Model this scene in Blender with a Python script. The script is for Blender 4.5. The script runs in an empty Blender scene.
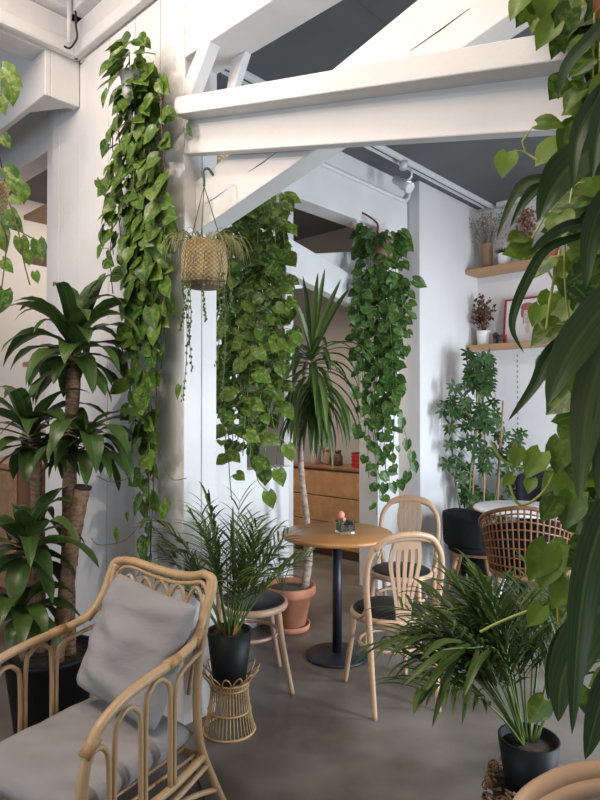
import bpy, math, random
from mathutils import Vector as V, Matrix

C = bpy.context.scene.collection
PI = math.pi
R = random.Random(7)

# ------------------------------------------------------------------ frames
F = 610.0
PITCH = math.radians(0.85)
CAM = V((0, 0, 1.5))


def at(px, py, Y):
    """Point of the place seen at a pixel of the 600x800 frame, Y metres in front of the camera."""
    u, w = (px - 300) / F, (400 - py) / F
    d = V((u, math.cos(PITCH) - w * math.sin(PITCH), math.sin(PITCH) + w * math.cos(PITCH)))
    return CAM + d * (Y / d.y)


E0 = V((-0.557, 2.905, 0))          # the free corner of the near partition wall
A = V((0.683, 0.731, 0)).normalized()    # away, to the right
B = V((0.731, -0.683, 0)).normalized()   # towards the camera, to the right
YAW = math.atan2(B.y, B.x)


def W(s, t, z=0.0):
    return E0 + A * s + B * t + V((0, 0, z))


def st(p):
    q = V((p.x, p.y, 0)) - E0
    return q.dot(A), q.dot(B)


# ------------------------------------------------------------------ materials
MATS = {}


def mat(name, col, rough=0.5, metal=0.0, col2=None, scale=8.0, bump=0.0, bscale=30.0, stretch=None, spec=0.5, coat=0.0, detail=4.0, trans=0.0):
    if name in MATS:
        return MATS[name]
    m = bpy.data.materials.new(name)
    m.use_nodes = True
    nt = m.node_tree
    b = nt.nodes['Principled BSDF']
    b.inputs['Base Color'].default_value = (*col, 1)
    b.inputs['Roughness'].default_value = rough
    b.inputs['Metallic'].default_value = metal
    b.inputs['Specular IOR Level'].default_value = spec
    b.inputs['Coat Weight'].default_value = coat
    b.inputs['Transmission Weight'].default_value = trans
    tc = nt.nodes.new('ShaderNodeTexCoord')
    mp = nt.nodes.new('ShaderNodeMapping')
    nt.links.new(tc.outputs['Object'], mp.inputs[0])
    if stretch:
        mp.inputs['Scale'].default_value = stretch
    if col2:
        n = nt.nodes.new('ShaderNodeTexNoise')
        n.inputs['Scale'].default_value = scale
        n.inputs['Detail'].default_value = detail
        nt.links.new(mp.outputs[0], n.inputs['Vector'])
        r = nt.nodes.new('ShaderNodeValToRGB')
        r.color_ramp.elements[0].position = 0.36
        r.color_ramp.elements[1].position = 0.64
        r.color_ramp.elements[0].color = (*col, 1)
        r.color_ramp.elements[1].color = (*col2, 1)
        nt.links.new(n.outputs['Fac'], r.inputs[0])
        nt.links.new(r.outputs[0], b.inputs['Base Color'])
    if bump:
        n2 = nt.nodes.new('ShaderNodeTexNoise')
        n2.inputs['Scale'].default_value = bscale
        n2.inputs['Detail'].default_value = 5
        nt.links.new(mp.outputs[0], n2.inputs['Vector'])
        bp = nt.nodes.new('ShaderNodeBump')
        bp.inputs['Strength'].default_value = bump
        bp.inputs['Distance'].default_value = 0.01
        nt.links.new(n2.outputs['Fac'], bp.inputs['Height'])
        nt.links.new(bp.outputs[0], b.inputs['Normal'])
    MATS[name] = m
    return m


def leaf_mat(name, dark, light, vein, rough=0.38, var=None, varamt=0.0, stripes=0.0, trans=0.22):
    """Leaf: per-leaf tone, a paler midrib, optional yellow variegation or lengthwise stripes, thin translucency."""
    m = bpy.data.materials.new(name)
    m.use_nodes = True
    nt = m.node_tree
    L = nt.links.new
    b = nt.nodes['Principled BSDF']
    out = nt.nodes['Material Output']
    ra = nt.nodes.new('ShaderNodeAttribute'); ra.attribute_name = 'rnd'
    lf = nt.nodes.new('ShaderNodeAttribute'); lf.attribute_name = 'lf'
    sep = nt.nodes.new('ShaderNodeSeparateXYZ'); L(lf.outputs['Vector'], sep.inputs[0])
    mix = nt.nodes.new('ShaderNodeMix'); mix.data_type = 'RGBA'
    L(ra.outputs['Fac'], mix.inputs['Factor'])
    mix.inputs['A'].default_value = (*dark, 1); mix.inputs['B'].default_value = (*light, 1)
    col = mix.outputs['Result']
    tc = nt.nodes.new('ShaderNodeTexCoord')
    if var:
        no = nt.nodes.new('ShaderNodeTexNoise'); no.inputs['Scale'].default_value = 48; no.inputs['Detail'].default_value = 3
        L(tc.outputs['Object'], no.inputs['Vector'])
        rp = nt.nodes.new('ShaderNodeValToRGB')
        rp.color_ramp.elements[0].position = 0.52; rp.color_ramp.elements[1].position = 0.60
        rp.color_ramp.elements[0].color = (0, 0, 0, 1); rp.color_ramp.elements[1].color = (varamt,) * 3 + (1,)
        L(no.outputs['Fac'], rp.inputs[0])
        m2 = nt.nodes.new('ShaderNodeMix'); m2.data_type = 'RGBA'
        L(rp.outputs[0], m2.inputs['Factor']); L(col, m2.inputs['A']); m2.inputs['B'].default_value = (*var, 1)
        col = m2.outputs['Result']
    if stripes:
        ma = nt.nodes.new('ShaderNodeMath'); ma.operation = 'MULTIPLY'; ma.inputs[1].default_value = 22
        L(sep.outputs['Y'], ma.inputs[0])
        si = nt.nodes.new('ShaderNodeMath'); si.operation = 'SINE'; L(ma.outputs[0], si.inputs[0])
        mr = nt.nodes.new('ShaderNodeMapRange'); mr.inputs[1].default_value = -1; mr.inputs[3].default_value = 0; mr.inputs[4].default_value = stripes
        L(si.outputs[0], mr.inputs[0])
        m4 = nt.nodes.new('ShaderNodeMix'); m4.data_type = 'RGBA'
        L(mr.outputs[0], m4.inputs['Factor']); L(col, m4.inputs['A']); m4.inputs['B'].default_value = (*vein, 1)
        col = m4.outputs['Result']
    ab = nt.nodes.new('ShaderNodeMath'); ab.operation = 'ABSOLUTE'; L(sep.outputs['Y'], ab.inputs[0])
    r2 = nt.nodes.new('ShaderNodeMapRange'); r2.inputs[1].default_value = 0.04; r2.inputs[2].default_value = 0.13; r2.inputs[3].default_value = 0.75; r2.inputs[4].default_value = 0.0
    L(ab.outputs[0], r2.inputs[0])
    m3 = nt.nodes.new('ShaderNodeMix'); m3.data_type = 'RGBA'
    L(r2.outputs[0], m3.inputs['Factor']); L(col, m3.inputs['A']); m3.inputs['B'].default_value = (*vein, 1)
    col = m3.outputs['Result']
    L(col, b.inputs['Base Color'])
    b.inputs['Roughness'].default_value = rough
    b.inputs['Specular IOR Level'].default_value = 0.4
    tr = nt.nodes.new('ShaderNodeBsdfTranslucent'); L(col, tr.inputs['Color'])
    ms = nt.nodes.new('ShaderNodeMixShader'); ms.inputs[0].default_value = trans
    L(b.outputs[0], ms.inputs[1]); L(tr.outputs[0], ms.inputs[2]); L(ms.outputs[0], out.inputs['Surface'])
    return m


def wood_mat(name, c1, c2, c3, scale=1.0, axis='x', rough=0.42, rings=14.0, rot=0.0):
    m = bpy.data.materials.new(name)
    m.use_nodes = True
    nt = m.node_tree; L = nt.links.new
    b = nt.nodes['Principled BSDF']
    tc = nt.nodes.new('ShaderNodeTexCoord'); mp = nt.nodes.new('ShaderNodeMapping'); L(tc.outputs['Object'], mp.inputs[0])
    s = {'x': (0.6, 6, 6), 'y': (6, 0.6, 6), 'z': (6, 6, 0.6)}[axis]
    mp.inputs['Scale'].default_value = [k * scale for k in s]
    mp.inputs['Rotation'].default_value = (0, 0, rot)
    n = nt.nodes.new('ShaderNodeTexNoise'); n.inputs['Scale'].default_value = 2.2; n.inputs['Detail'].default_value = 6; n.inputs['Distortion'].default_value = 0.6
    L(mp.outputs[0], n.inputs['Vector'])
    ml = nt.nodes.new('ShaderNodeMath'); ml.operation = 'MULTIPLY'; ml.inputs[1].default_value = rings; L(n.outputs['Fac'], ml.inputs[0])
    si = nt.nodes.new('ShaderNodeMath'); si.operation = 'SINE'; L(ml.outputs[0], si.inputs[0])
    rp = nt.nodes.new('ShaderNodeValToRGB')
    rp.color_ramp.elements[0].color = (*c1, 1); rp.color_ramp.elements[1].color = (*c2, 1)
    mr = nt.nodes.new('ShaderNodeMapRange'); mr.inputs[1].default_value = -1; L(si.outputs[0], mr.inputs[0]); L(mr.outputs[0], rp.inputs[0])
    n2 = nt.nodes.new('ShaderNodeTexNoise'); n2.inputs['Scale'].default_value = 1.1; L(mp.outputs[0], n2.inputs['Vector'])
    mx = nt.nodes.new('ShaderNodeMix'); mx.data_type = 'RGBA'; L(n2.outputs['Fac'], mx.inputs['Factor']); L(rp.outputs[0], mx.inputs['A']); mx.inputs['B'].default_value = (*c3, 1)
    L(mx.outputs['Result'], b.inputs['Base Color'])
    b.inputs['Roughness'].default_value = rough
    MATS[name] = m
    return m


def weave_mat(name, c1, c2, sx=60, sz=45):
    m = bpy.data.materials.new(name); m.use_nodes = True
    nt = m.node_tree; L = nt.links.new
    b = nt.nodes['Principled BSDF']
    uv = nt.nodes.new('ShaderNodeAttribute'); uv.attribute_name = 'lf'
    sp = nt.nodes.new('ShaderNodeSeparateXYZ'); L(uv.outputs['Vector'], sp.inputs[0])
    a1 = nt.nodes.new('ShaderNodeMath'); a1.operation = 'MULTIPLY'; a1.inputs[1].default_value = sx; L(sp.outputs['X'], a1.inputs[0])
    a2 = nt.nodes.new('ShaderNodeMath'); a2.operation = 'MULTIPLY'; a2.inputs[1].default_value = sz; L(sp.outputs['Z'], a2.inputs[0])
    s1 = nt.nodes.new('ShaderNodeMath'); s1.operation = 'SINE'; L(a1.outputs[0], s1.inputs[0])
    s2 = nt.nodes.new('ShaderNodeMath'); s2.operation = 'SINE'; L(a2.outputs[0], s2.inputs[0])
    mu = nt.nodes.new('ShaderNodeMath'); mu.operation = 'MULTIPLY'; L(s1.outputs[0], mu.inputs[0]); L(s2.outputs[0], mu.inputs[1])
    mr = nt.nodes.new('ShaderNodeMapRange'); mr.inputs[1].default_value = -1; L(mu.outputs[0], mr.inputs[0])
    rp = nt.nodes.new('ShaderNodeValToRGB'); rp.color_ramp.elements[0].color = (*c1, 1); rp.color_ramp.elements[1].color = (*c2, 1)
    L(mr.outputs[0], rp.inputs[0]); L(rp.outputs[0], b.inputs['Base Color'])
    bp = nt.nodes.new('ShaderNodeBump'); bp.inputs['Strength'].default_value = 0.8; bp.inputs['Distance'].default_value = 0.006
    L(mr.outputs[0], bp.inputs['Height']); L(bp.outputs[0], b.inputs['Normal'])
    b.inputs['Roughness'].default_value = 0.75
    return m


PAINT = mat('white_paint', (0.78, 0.765, 0.755), 0.5, col2=(0.70, 0.685, 0.675), scale=2.5, bump=0.12, bscale=40)
PLASTER = mat('wall_plaster', (0.74, 0.73, 0.73), 0.75, col2=(0.69, 0.68, 0.68), scale=1.5, bump=0.06, bscale=60)
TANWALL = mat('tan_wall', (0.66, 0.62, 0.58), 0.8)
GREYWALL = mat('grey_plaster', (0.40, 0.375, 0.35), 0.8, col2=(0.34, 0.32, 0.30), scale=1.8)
CEIL = mat('dark_ceiling_paint', (0.115, 0.115, 0.12), 0.7, col2=(0.10, 0.10, 0.105), scale=3)
CRACK = mat('dark_crack', (0.06, 0.05, 0.05), 0.9)
CONDUIT = mat('white_conduit', (0.72, 0.72, 0.73), 0.35)
BLACKCABLE = mat('black_cable', (0.01, 0.01, 0.011), 0.5)
RATTAN = wood_mat('rattan_cane', (0.42, 0.27, 0.14), (0.58, 0.41, 0.235), (0.50, 0.34, 0.185), 2.0, 'z', 0.38, 9)
RATTANDARK = mat('rattan_binding', (0.36, 0.20, 0.09), 0.5, col2=(0.46, 0.28, 0.13), scale=40)
WIRERATTAN = mat('stand_rattan', (0.40, 0.25, 0.11), 0.5, col2=(0.52, 0.35, 0.17), scale=25)
DARKRATTAN = mat('brown_rattan', (0.15, 0.065, 0.026), 0.5, col2=(0.24, 0.115, 0.048), scale=20)
BEECH = wood_mat('bent_beech', (0.50, 0.32, 0.20), (0.60, 0.41, 0.275), (0.55, 0.36, 0.235), 1.5, 'z', 0.33, 8)
OAK = wood_mat('oak_top', (0.42, 0.19, 0.065), (0.53, 0.27, 0.10), (0.47, 0.225, 0.08), 1.3, 'x', 0.35, 10)
CABWOOD = wood_mat('cabinet_wood', (0.32, 0.165, 0.075), (0.50, 0.29, 0.14), (0.42, 0.23, 0.105), 0.9, 'x', 0.45, 12, rot=0)
CABDARK = wood_mat('cabinet_dark_wood', (0.16, 0.07, 0.03), (0.22, 0.10, 0.045), (0.19, 0.085, 0.038), 0.9, 'z', 0.5, 12)
SHELFWOOD = wood_mat('shelf_wood', (0.42, 0.24, 0.12), (0.52, 0.32, 0.17), (0.46, 0.27, 0.14), 1.2, 'x', 0.5, 10)
LEGWOOD = wood_mat('walnut_leg', (0.34, 0.18, 0.09), (0.46, 0.26, 0.135), (0.40, 0.22, 0.11), 2, 'z', 0.45, 8)
BLACKSEAT = mat('black_leatherette', (0.012, 0.013, 0.015), 0.5, bump=0.1, bscale=120, spec=0.25)
BLACKFAB = mat('black_upholstery', (0.010, 0.011, 0.012), 0.8, col2=(0.016, 0.017, 0.019), scale=60, spec=0.2)
BLACKMET = mat('black_iron', (0.018, 0.021, 0.03), 0.4, metal=0.2, bump=0.05, bscale=90)
BLACKPOT = mat('black_plastic', (0.010, 0.011, 0.012), 0.5, spec=0.25)
WHITEPOT = mat('white_ceramic', (0.78, 0.78, 0.77), 0.25)
TERRA = mat('terracotta', (0.52, 0.19, 0.10), 0.75, col2=(0.60, 0.26, 0.155), scale=7)
SOIL = mat('potting_soil', (0.035, 0.024, 0.017), 0.95, col2=(0.09, 0.065, 0.05), scale=45, bump=0.8, bscale=50)
FABRIC = mat('grey_linen', (0.285, 0.272, 0.270), 0.9, col2=(0.32, 0.306, 0.304), scale=5, bump=0.9, bscale=7, spec=0.2, stretch=(1, 1, 2.2))
MARBLE = mat('white_top', (0.82, 0.83, 0.84), 0.25, col2=(0.74, 0.75, 0.77), scale=6)
BARK = mat('palm_bark', (0.24, 0.12, 0.06), 0.85, col2=(0.42, 0.27, 0.17), scale=30, bump=0.5, bscale=40, stretch=(1, 1, 2.5))
YBARK = mat('yucca_bark', (0.27, 0.17, 0.12), 0.85, col2=(0.50, 0.40, 0.34), scale=16, bump=0.6, bscale=30, stretch=(1, 1, 3))
CUT = mat('cut_cane_end', (0.045, 0.025, 0.02), 0.8)
STEM = mat('green_stem', (0.12, 0.18, 0.04), 0.5)
BROWNSTEM = mat('brown_stem', (0.10, 0.08, 0.03), 0.6)
PALESTEM = mat('pale_green_stem', (0.38, 0.42, 0.10), 0.5)
DARKGREENWIRE = mat('green_plastic_hook', (0.05, 0.09, 0.06), 0.4)
CORDM = mat('rust_cord', (0.22, 0.06, 0.02), 0.8)
WICKER = weave_mat('seagrass_weave', (0.30, 0.19, 0.08), (0.54, 0.40, 0.21), 170, 330)
BURLAP = weave_mat('beige_weave', (0.55, 0.38, 0.22), (0.78, 0.60, 0.40), 120, 220)
DRIED = mat('dried_flower', (0.20, 0.105, 0.06), 0.9, col2=(0.30, 0.17, 0.10), scale=30)
DRYGREY = mat('dried_grey_stem', (0.16, 0.135, 0.11), 0.9, col2=(0.34, 0.30, 0.26), scale=40)
BROWNVASE = mat('brown_ceramic', (0.26, 0.14, 0.08), 0.55, col2=(0.32, 0.18, 0.105), scale=10)
CURLY = mat('curly_brown_wood', (0.13, 0.065, 0.025), 0.7, col2=(0.34, 0.19, 0.08), scale=25)
RED = mat('red_lacquer', (0.40, 0.02, 0.02), 0.4)
REDFRAME = mat('dark_red_frame', (0.32, 0.02, 0.035), 0.4)
PAPER = mat('paper', (0.74, 0.70, 0.67), 0.8)
INKRED = mat('print_rust', (0.33, 0.13, 0.10), 0.8)
INKGREY = mat('print_grey', (0.34, 0.29, 0.28), 0.8)
INKPINK = mat('print_pink', (0.60, 0.45, 0.41), 0.8)
TEAL = mat('teal_glaze', (0.03, 0.20, 0.28), 0.3)
PINKCACT = mat('coral_cactus', (0.66, 0.20, 0.15), 0.6, col2=(0.80, 0.36, 0.28), scale=60, bump=0.5, bscale=120)
GRAVEL = mat('dark_gravel', (0.05, 0.04, 0.032), 0.9, col2=(0.15, 0.125, 0.10), scale=90, bump=0.6, bscale=90)
JAR = mat('amber_jar', (0.10, 0.05, 0.03), 0.2)
CREAM = mat('cream_box', (0.46, 0.40, 0.33), 0.7)
DARKPIC = mat('dark_print', (0.018, 0.022, 0.022), 0.5, col2=(0.07, 0.07, 0.065), scale=9)
glass = bpy.data.materials.new('clear_glass'); glass.use_nodes = True
_g = glass.node_tree.nodes['Principled BSDF']
_g.inputs['Transmission Weight'].default_value = 1; _g.inputs['Roughness'].default_value = 0.02; _g.inputs['IOR'].default_value = 1.25
_g.inputs['Base Color'].default_value = (0.95, 0.98, 0.97, 1)

POTHOS = leaf_mat('pothos_leaf', (0.030, 0.088, 0.012), (0.125, 0.215, 0.030), (0.17, 0.26, 0.05), 0.32, var=(0.30, 0.36, 0.09), varamt=0.5)
VARIEG = leaf_mat('variegated_pothos_leaf', (0.022, 0.070, 0.010), (0.135, 0.23, 0.030), (0.17, 0.25, 0.05), 0.32, var=(0.40, 0.43, 0.13), varamt=0.5)
DEEPPOTHOS = leaf_mat('deep_green_pothos_leaf', (0.025, 0.075, 0.014), (0.085, 0.17, 0.035), (0.12, 0.20, 0.05), 0.32, var=(0.20, 0.30, 0.07), varamt=0.5)
NEARPOTHOS = leaf_mat('bright_pothos_leaf', (0.022, 0.070, 0.010), (0.16, 0.26, 0.030), (0.13, 0.22, 0.04), 0.32, var=(0.20, 0.28, 0.05), varamt=0.55)
DRAC = leaf_mat('corn_plant_leaf', (0.022, 0.052, 0.012), (0.075, 0.13, 0.028), (0.075, 0.13, 0.03), 0.33, stripes=0.35, trans=0.12)
BIGDRAC = leaf_mat('big_corn_plant_leaf', (0.014, 0.045, 0.012), (0.050, 0.085, 0.025), (0.085, 0.12, 0.04), 0.36, stripes=0.22, trans=0.14)
YUCCA = leaf_mat('yucca_leaf', (0.028, 0.068, 0.015), (0.13, 0.19, 0.04), (0.16, 0.21, 0.06), 0.36, trans=0.12)
PALM = leaf_mat('palm_leaflet', (0.028, 0.062, 0.014), (0.12, 0.175, 0.035), (0.13, 0.18, 0.045), 0.36, trans=0.12)
SCHEFF = leaf_mat('umbrella_plant_leaf', (0.014, 0.045, 0.014), (0.050, 0.100, 0.032), (0.07, 0.12, 0.04), 0.28, trans=0.10)
WISP = leaf_mat('wispy_leaf', (0.20, 0.20, 0.07), (0.38, 0.36, 0.17), (0.38, 0.36, 0.17), 0.6)
GRASSY = leaf_mat('dark_tuft', (0.016, 0.035, 0.014), (0.05, 0.08, 0.03), (0.05, 0.08, 0.03), 0.6, trans=0.05)
SUCC = leaf_mat('succulent_leaf', (0.06, 0.11, 0.07), (0.14, 0.20, 0.14), (0.14, 0.2, 0.14), 0.5, trans=0.05)


# ------------------------------------------------------------------ mesh builder
class MB:
    def __init__(self):
        self.v, self.f, self.r, self.uv = [], [], [], []

    def add(self, vs, fs, rnd=0.5, uv=None):
        o = len(self.v)
        self.v += [V(p) for p in vs]
        self.f += [tuple(i + o for i in f) for f in fs]
        self.r += [rnd] * len(fs)
        self.uv += uv if uv else [(0, 1, 0)] * len(vs)
        return self

    def box(self, c, size, rotz=0.0, axes=None):
        c = V(c)
        if axes is None:
            axes = (V((math.cos(rotz), math.sin(rotz), 0)), V((-math.sin(rotz), math.cos(rotz), 0)), V((0, 0, 1)))
        x, y, z = [a * (k / 2) for a, k in zip(axes, size)]
        vs = [c + x * i + y * j + z * k for k in (-1, 1) for j in (-1, 1) for i in (-1, 1)]
        return self.add(vs, [(0, 2, 3, 1), (4, 5, 7, 6), (0, 1, 5, 4), (2, 6, 7, 3), (0, 4, 6, 2), (1, 3, 7, 5)])

    def stbox(self, s0, s1, t0, t1, z0, z1):
        """A box in the building's own axes."""
        vs = [W(s, t, z) for z in (z0, z1) for s in (s0, s1) for t in (t0, t1)]
        return self.add(vs, [(0, 2, 3, 1), (4, 5, 7, 6), (0, 1, 5, 4), (2, 6, 7, 3), (0, 4, 6, 2), (1, 3, 7, 5)])

    def prism(self, poly, ext):
        """Closed polygon (world points) extruded by a vector."""
        n = len(poly)
        ext = V(ext)
        vs = [V(p) for p in poly] + [V(p) + ext for p in poly]
        fs = [tuple(range(n)), tuple(range(2 * n - 1, n - 1, -1))]
        fs += [(i, i + n, (i + 1) % n + n, (i + 1) % n) for i in range(n)]
        return self.add(vs, fs)

    def tube(self, pts, rad, n=8, cap=True, closed=False, flat=None, rnd=0.5):
        pts = [V(p) for p in pts]
        m = len(pts)
        if not hasattr(rad, '__len__'):
            rad = [rad] * m
        vs, fs, nrm = [], [], None
        for i, p in enumerate(pts):
            if closed:
                d = pts[(i + 1) % m] - pts[i - 1]
            else:
                d = pts[min(i + 1, m - 1)] - pts[max(i - 1, 0)]
            d = d.normalized() if d.length > 1e-9 else V((0, 0, 1))
            if nrm is None:
                nrm = d.cross(V((0, 0, 1)))
                if nrm.length < 0.05:
                    nrm = d.cross(V((1, 0, 0)))
            nrm = (nrm - d * nrm.dot(d))
            nrm.normalize()
            bn = d.cross(nrm)
            for k in range(n):
                a = 2 * PI * k / n
                vs.append(p + (nrm * math.cos(a) + bn * math.sin(a) * (flat or 1.0)) * rad[i])
        for i in range(m if closed else m - 1):
            j = (i + 1) % m
            for k in range(n):
                fs.append((i * n + k, i * n + (k + 1) % n, j * n + (k + 1) % n, j * n + k))
        if cap and not closed:
            fs.append(tuple(range(n - 1, -1, -1)))
            fs.append(tuple((m - 1) * n + k for k in range(n)))
        return self.add(vs, fs, rnd)

    def lathe(self, c, prof, n=28, close=False):
        """Profile of (radius, z) turned about the vertical through c."""
        c = V(c)
        vs, uv, fs = [], [], []
        for (r, z) in prof:
            for k in range(n):
                a = 2 * PI * k / n
                vs.append(c + V((r * math.cos(a), r * math.sin(a), z)))
                uv.append((k / n if k <= n / 2 else 1 - k / n, 1, z))
        for i in range(len(prof) - 1):
            for k in range(n):
                fs.append((i * n + k, i * n + (k + 1) % n, (i + 1) * n + (k + 1) % n, (i + 1) * n + k))
        fs.append(tuple(range(n - 1, -1, -1)))
        fs.append(tuple((len(prof) - 1) * n + k for k in range(n)))
        return self.add(vs, fs, 0.5, uv)

    def ball(self, c, r, n=10, m=6, sc=(1, 1, 1), rnd=0.5):
        c = V(c)
        vs = [c + V((0, 0, -r * sc[2]))]
        for i in range(1, m):
            ph = -PI / 2 + PI * i / m
            for k in range(n):
                a = 2 * PI * k / n
                vs.append(c + V((r * sc[0] * math.cos(ph) * math.cos(a), r * sc[1] * math.cos(ph) * math.sin(a), r * sc[2] * math.sin(ph))))
        vs.append(c + V((0, 0, r * sc[2])))
        fs = [(0, 1 + (k + 1) % n, 1 + k) for k in range(n)]
        for i in range(m - 2):
            for k in range(n):
                fs.append((1 + i * n + k, 1 + i * n + (k + 1) % n, 1 + (i + 1) * n + (k + 1) % n, 1 + (i + 1) * n + k))
        l = len(vs) - 1
        fs += [(l, 1 + (m - 2) * n + k, 1 + (m - 2) * n + (k + 1) % n) for k in range(n)]
        return self.add(vs, fs, rnd)

    def ribbon(self, pts, width, hint, fold=0.15, rnd=0.5, prof=None, cols=5, wave=0.0):
        """A strap leaf: polyline pts, greatest half-width, hint = the way its upper face looks."""
        pts = [V(p) for p in pts]
        m = len(pts)
        vs, uv, fs = [], [], []
        ph = R.uniform(0, 6.28)
        for i, p in enumerate(pts):
            u = i / (m - 1)
            d = (pts[min(i + 1, m - 1)] - pts[max(i - 1, 0)]).normalized()
            h = V(hint)
            sd = d.cross(h)
            if sd.length < 0.12:
                sd = d.cross(V((0.3, 0.5, 1)))
            sd.normalize()
            if i and sd.dot(last) < 0:
                sd = -sd
            last = sd
            n = sd.cross(d).normalized()
            w = width * (prof(u) if prof else strap(u))
            for k in range(cols):
                v = -1 + 2 * k / (cols - 1)
                vs.append(p + sd * (v * w) + n * (w * fold * abs(v) * 2 + wave * w * math.sin(u * 9 + ph + v * 1.5) * abs(v)))
                uv.append((u, v, 0))
        for i in range(m - 1):
            for k in range(cols - 1):
                fs.append((i * cols + k, i * cols + k + 1, (i + 1) * cols + k + 1, (i + 1) * cols + k))
        return self.add(vs, fs, rnd, uv)

    def heart(self, base, tip, nrm, L, wid=0.82, rnd=0.5, fold=0.12, droop=0.15):
        """A heart-shaped leaf from its petiole joint, along tip, facing nrm."""
        tip = V(tip).normalized()
        nrm = V(nrm)
        nrm = (nrm - tip * nrm.dot(tip)).normalized()
        sd = tip.cross(nrm)
        rows = [(0.0, 0.36, 0.16), (0.10, 0.62, 0.10), (0.24, 0.74, 0.0), (0.42, 0.72, 0), (0.60, 0.55, 0), (0.78, 0.31, 0), (0.91, 0.11, 0), (1.0, 0.0, 0)]
        vs, uv, fs = [], [], []
        for (u, w, back) in rows:
            for v in (-1, -0.5, 0, 0.5, 1):
                bk = back * (abs(v) ** 1.5)
                vs.append(V(base) + tip * (L * (u - bk)) + sd * (L * wid * 0.62 * w * v) + nrm * (L * (fold * abs(v) * w - droop * u * u)))
                uv.append((u, v, 0))
        for i in range(len(rows) - 1):
            for k in range(4):
                fs.append((i * 5 + k, i * 5 + k + 1, (i + 1) * 5 + k + 1, (i + 1) * 5 + k))
        return self.add(vs, fs, rnd, uv)

    def off_wall(self):
        """Keep leaves out of the near partition."""
        for k, p in enumerate(self.v):
            s, t = st(p)
            ds, dt = s + 0.012, 0.014 - t
            if ds > 0 and dt > 0 and s < 0.2:
                self.v[k] = p - A * ds if ds < dt else p + B * dt
        return self

    def build(self, name, m, parent=None, smooth=True, bevel=0.0, sub=0, local=False, solid=0.0):
        off = V((0, 0, 0))
        if parent is not None and not local:
            r = parent
            while r.parent:
                r = r.parent
            off = r.location
        me = bpy.data.meshes.new(name)
        me.from_pydata([tuple(p - off) for p in self.v], [], self.f)
        if self.r:
            a = me.attributes.new('rnd', 'FLOAT', 'FACE')
            a.data.foreach_set('value', self.r)
            b = me.attributes.new('lf', 'FLOAT_VECTOR', 'POINT')
            b.data.foreach_set('vector', [c for q in self.uv for c in q])
        me.materials.append(m)
        me.polygons.foreach_set('use_smooth', [smooth] * len(me.polygons))
        me.update()
        o = bpy.data.objects.new(name, me)
        C.objects.link(o)
        o.parent = parent
        if bevel:
            bv = o.modifiers.new('bevel', 'BEVEL'); bv.width = bevel; bv.segments = 2; bv.limit_method = 'ANGLE'
            me.polygons.foreach_set('use_smooth', [False] * len(me.polygons))
        if sub:
            sb = o.modifiers.new('sub', 'SUBSURF'); sb.levels = sub; sb.render_levels = sub
        return o


def strap(u):
    return max(0.0, min(1.0, 0.35 + 2.6 * u)) * (1 - max(0, (u - 0.45) / 0.55) ** 1.8)


def blade(u):
    return max(0.02, (0.55 + 0.9 * u if u < 0.5 else 1.0) * (1 - max(0, (u - 0.4) / 0.6) ** 2))


def cr(pts, n=8, closed=False):
    """Catmull-Rom through the points, n steps per span."""
    pts = [V(p) for p in pts]
    m = len(pts)
    out = []
    rng = range(m if closed else m - 1)
    for i in rng:
        if closed:
            p0, p1, p2, p3 = pts[i - 1], pts[i], pts[(i + 1) % m], pts[(i + 2) % m]
        else:
            p0, p1, p2, p3 = pts[max(i - 1, 0)], pts[i], pts[i + 1], pts[min(i + 2, m - 1)]
        for k in range(n):
            t = k / n
            out.append(0.5 * ((2 * p1) + (p2 - p0) * t + (2 * p0 - 5 * p1 + 4 * p2 - p3) * t * t + (3 * p1 - p0 - 3 * p2 + p3) * t ** 3))
    if not closed:
        out.append(pts[-1])
    return out


def tag(o, label, cat, group=None, kind=None):
    o['label'] = label
    o['category'] = cat
    if group:
        o['group'] = group
    if kind:
        o['kind'] = kind
    return o


def thing(name, label, cat, loc, rotz=0.0, group=None):
    o = bpy.data.objects.new(name, None)
    C.objects.link(o)
    o.location = V(loc)
    o.rotation_euler = (0, 0, rotz)
    o.empty_display_size = 0.1
    return tag(o, label, cat, group)


def struct(name, mb, m, bevel=0.0, smooth=False, label=None, cat=None):
    o = mb.build(name, m, None, smooth=smooth, bevel=bevel)
    o['kind'] = 'structure'
    o['label'] = label or name.replace('_', ' ')
    o['category'] = cat or name.split('_')[0]
    return o


def dup(root, loc, rotz, label):
    def cp(o, par):
        c = o.copy()
        C.objects.link(c)
        c.parent = par
        for ch in list(o.children):
            cp(ch, c)
        return c
    r = cp(root, None)
    r.location = V(loc)
    r.rotation_euler = (0, 0, rotz)
    r['label'] = label
    return r


def yaw_for(d):
    """Turn that sends local +y onto direction d."""
    return math.atan2(-d[0], d[1])

# ================================================================== SETTING
m = MB(); m.box((0, 3.2, -0.05), (14, 12, 0.1))
FLOORM = mat('concrete_floor', (0.072, 0.058, 0.046), 0.34, col2=(0.175, 0.158, 0.140), scale=1.9, bump=0.05, bscale=14, detail=9)
struct('floor', m, FLOORM, label='mottled polished grey concrete floor')

# ceilings
CZ = 3.51
m = MB(); m.stbox(0.2, 5.2, -4.2, 3.2, CZ, CZ + 0.1)
for tt in (-1.6, 0.55, 1.7):
    m.stbox(0.2, 3.95, tt, tt + 0.012, CZ - 0.006, CZ)
struct('ceiling', m, CEIL, label='dark grey ceiling of the back room')
m = MB(); m.stbox(-4.0, 0.2, -1.3, 3.0, 3.93, 4.0)
struct('ceiling_front', m, CEIL, label='dark grey ceiling over the front room')

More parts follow.
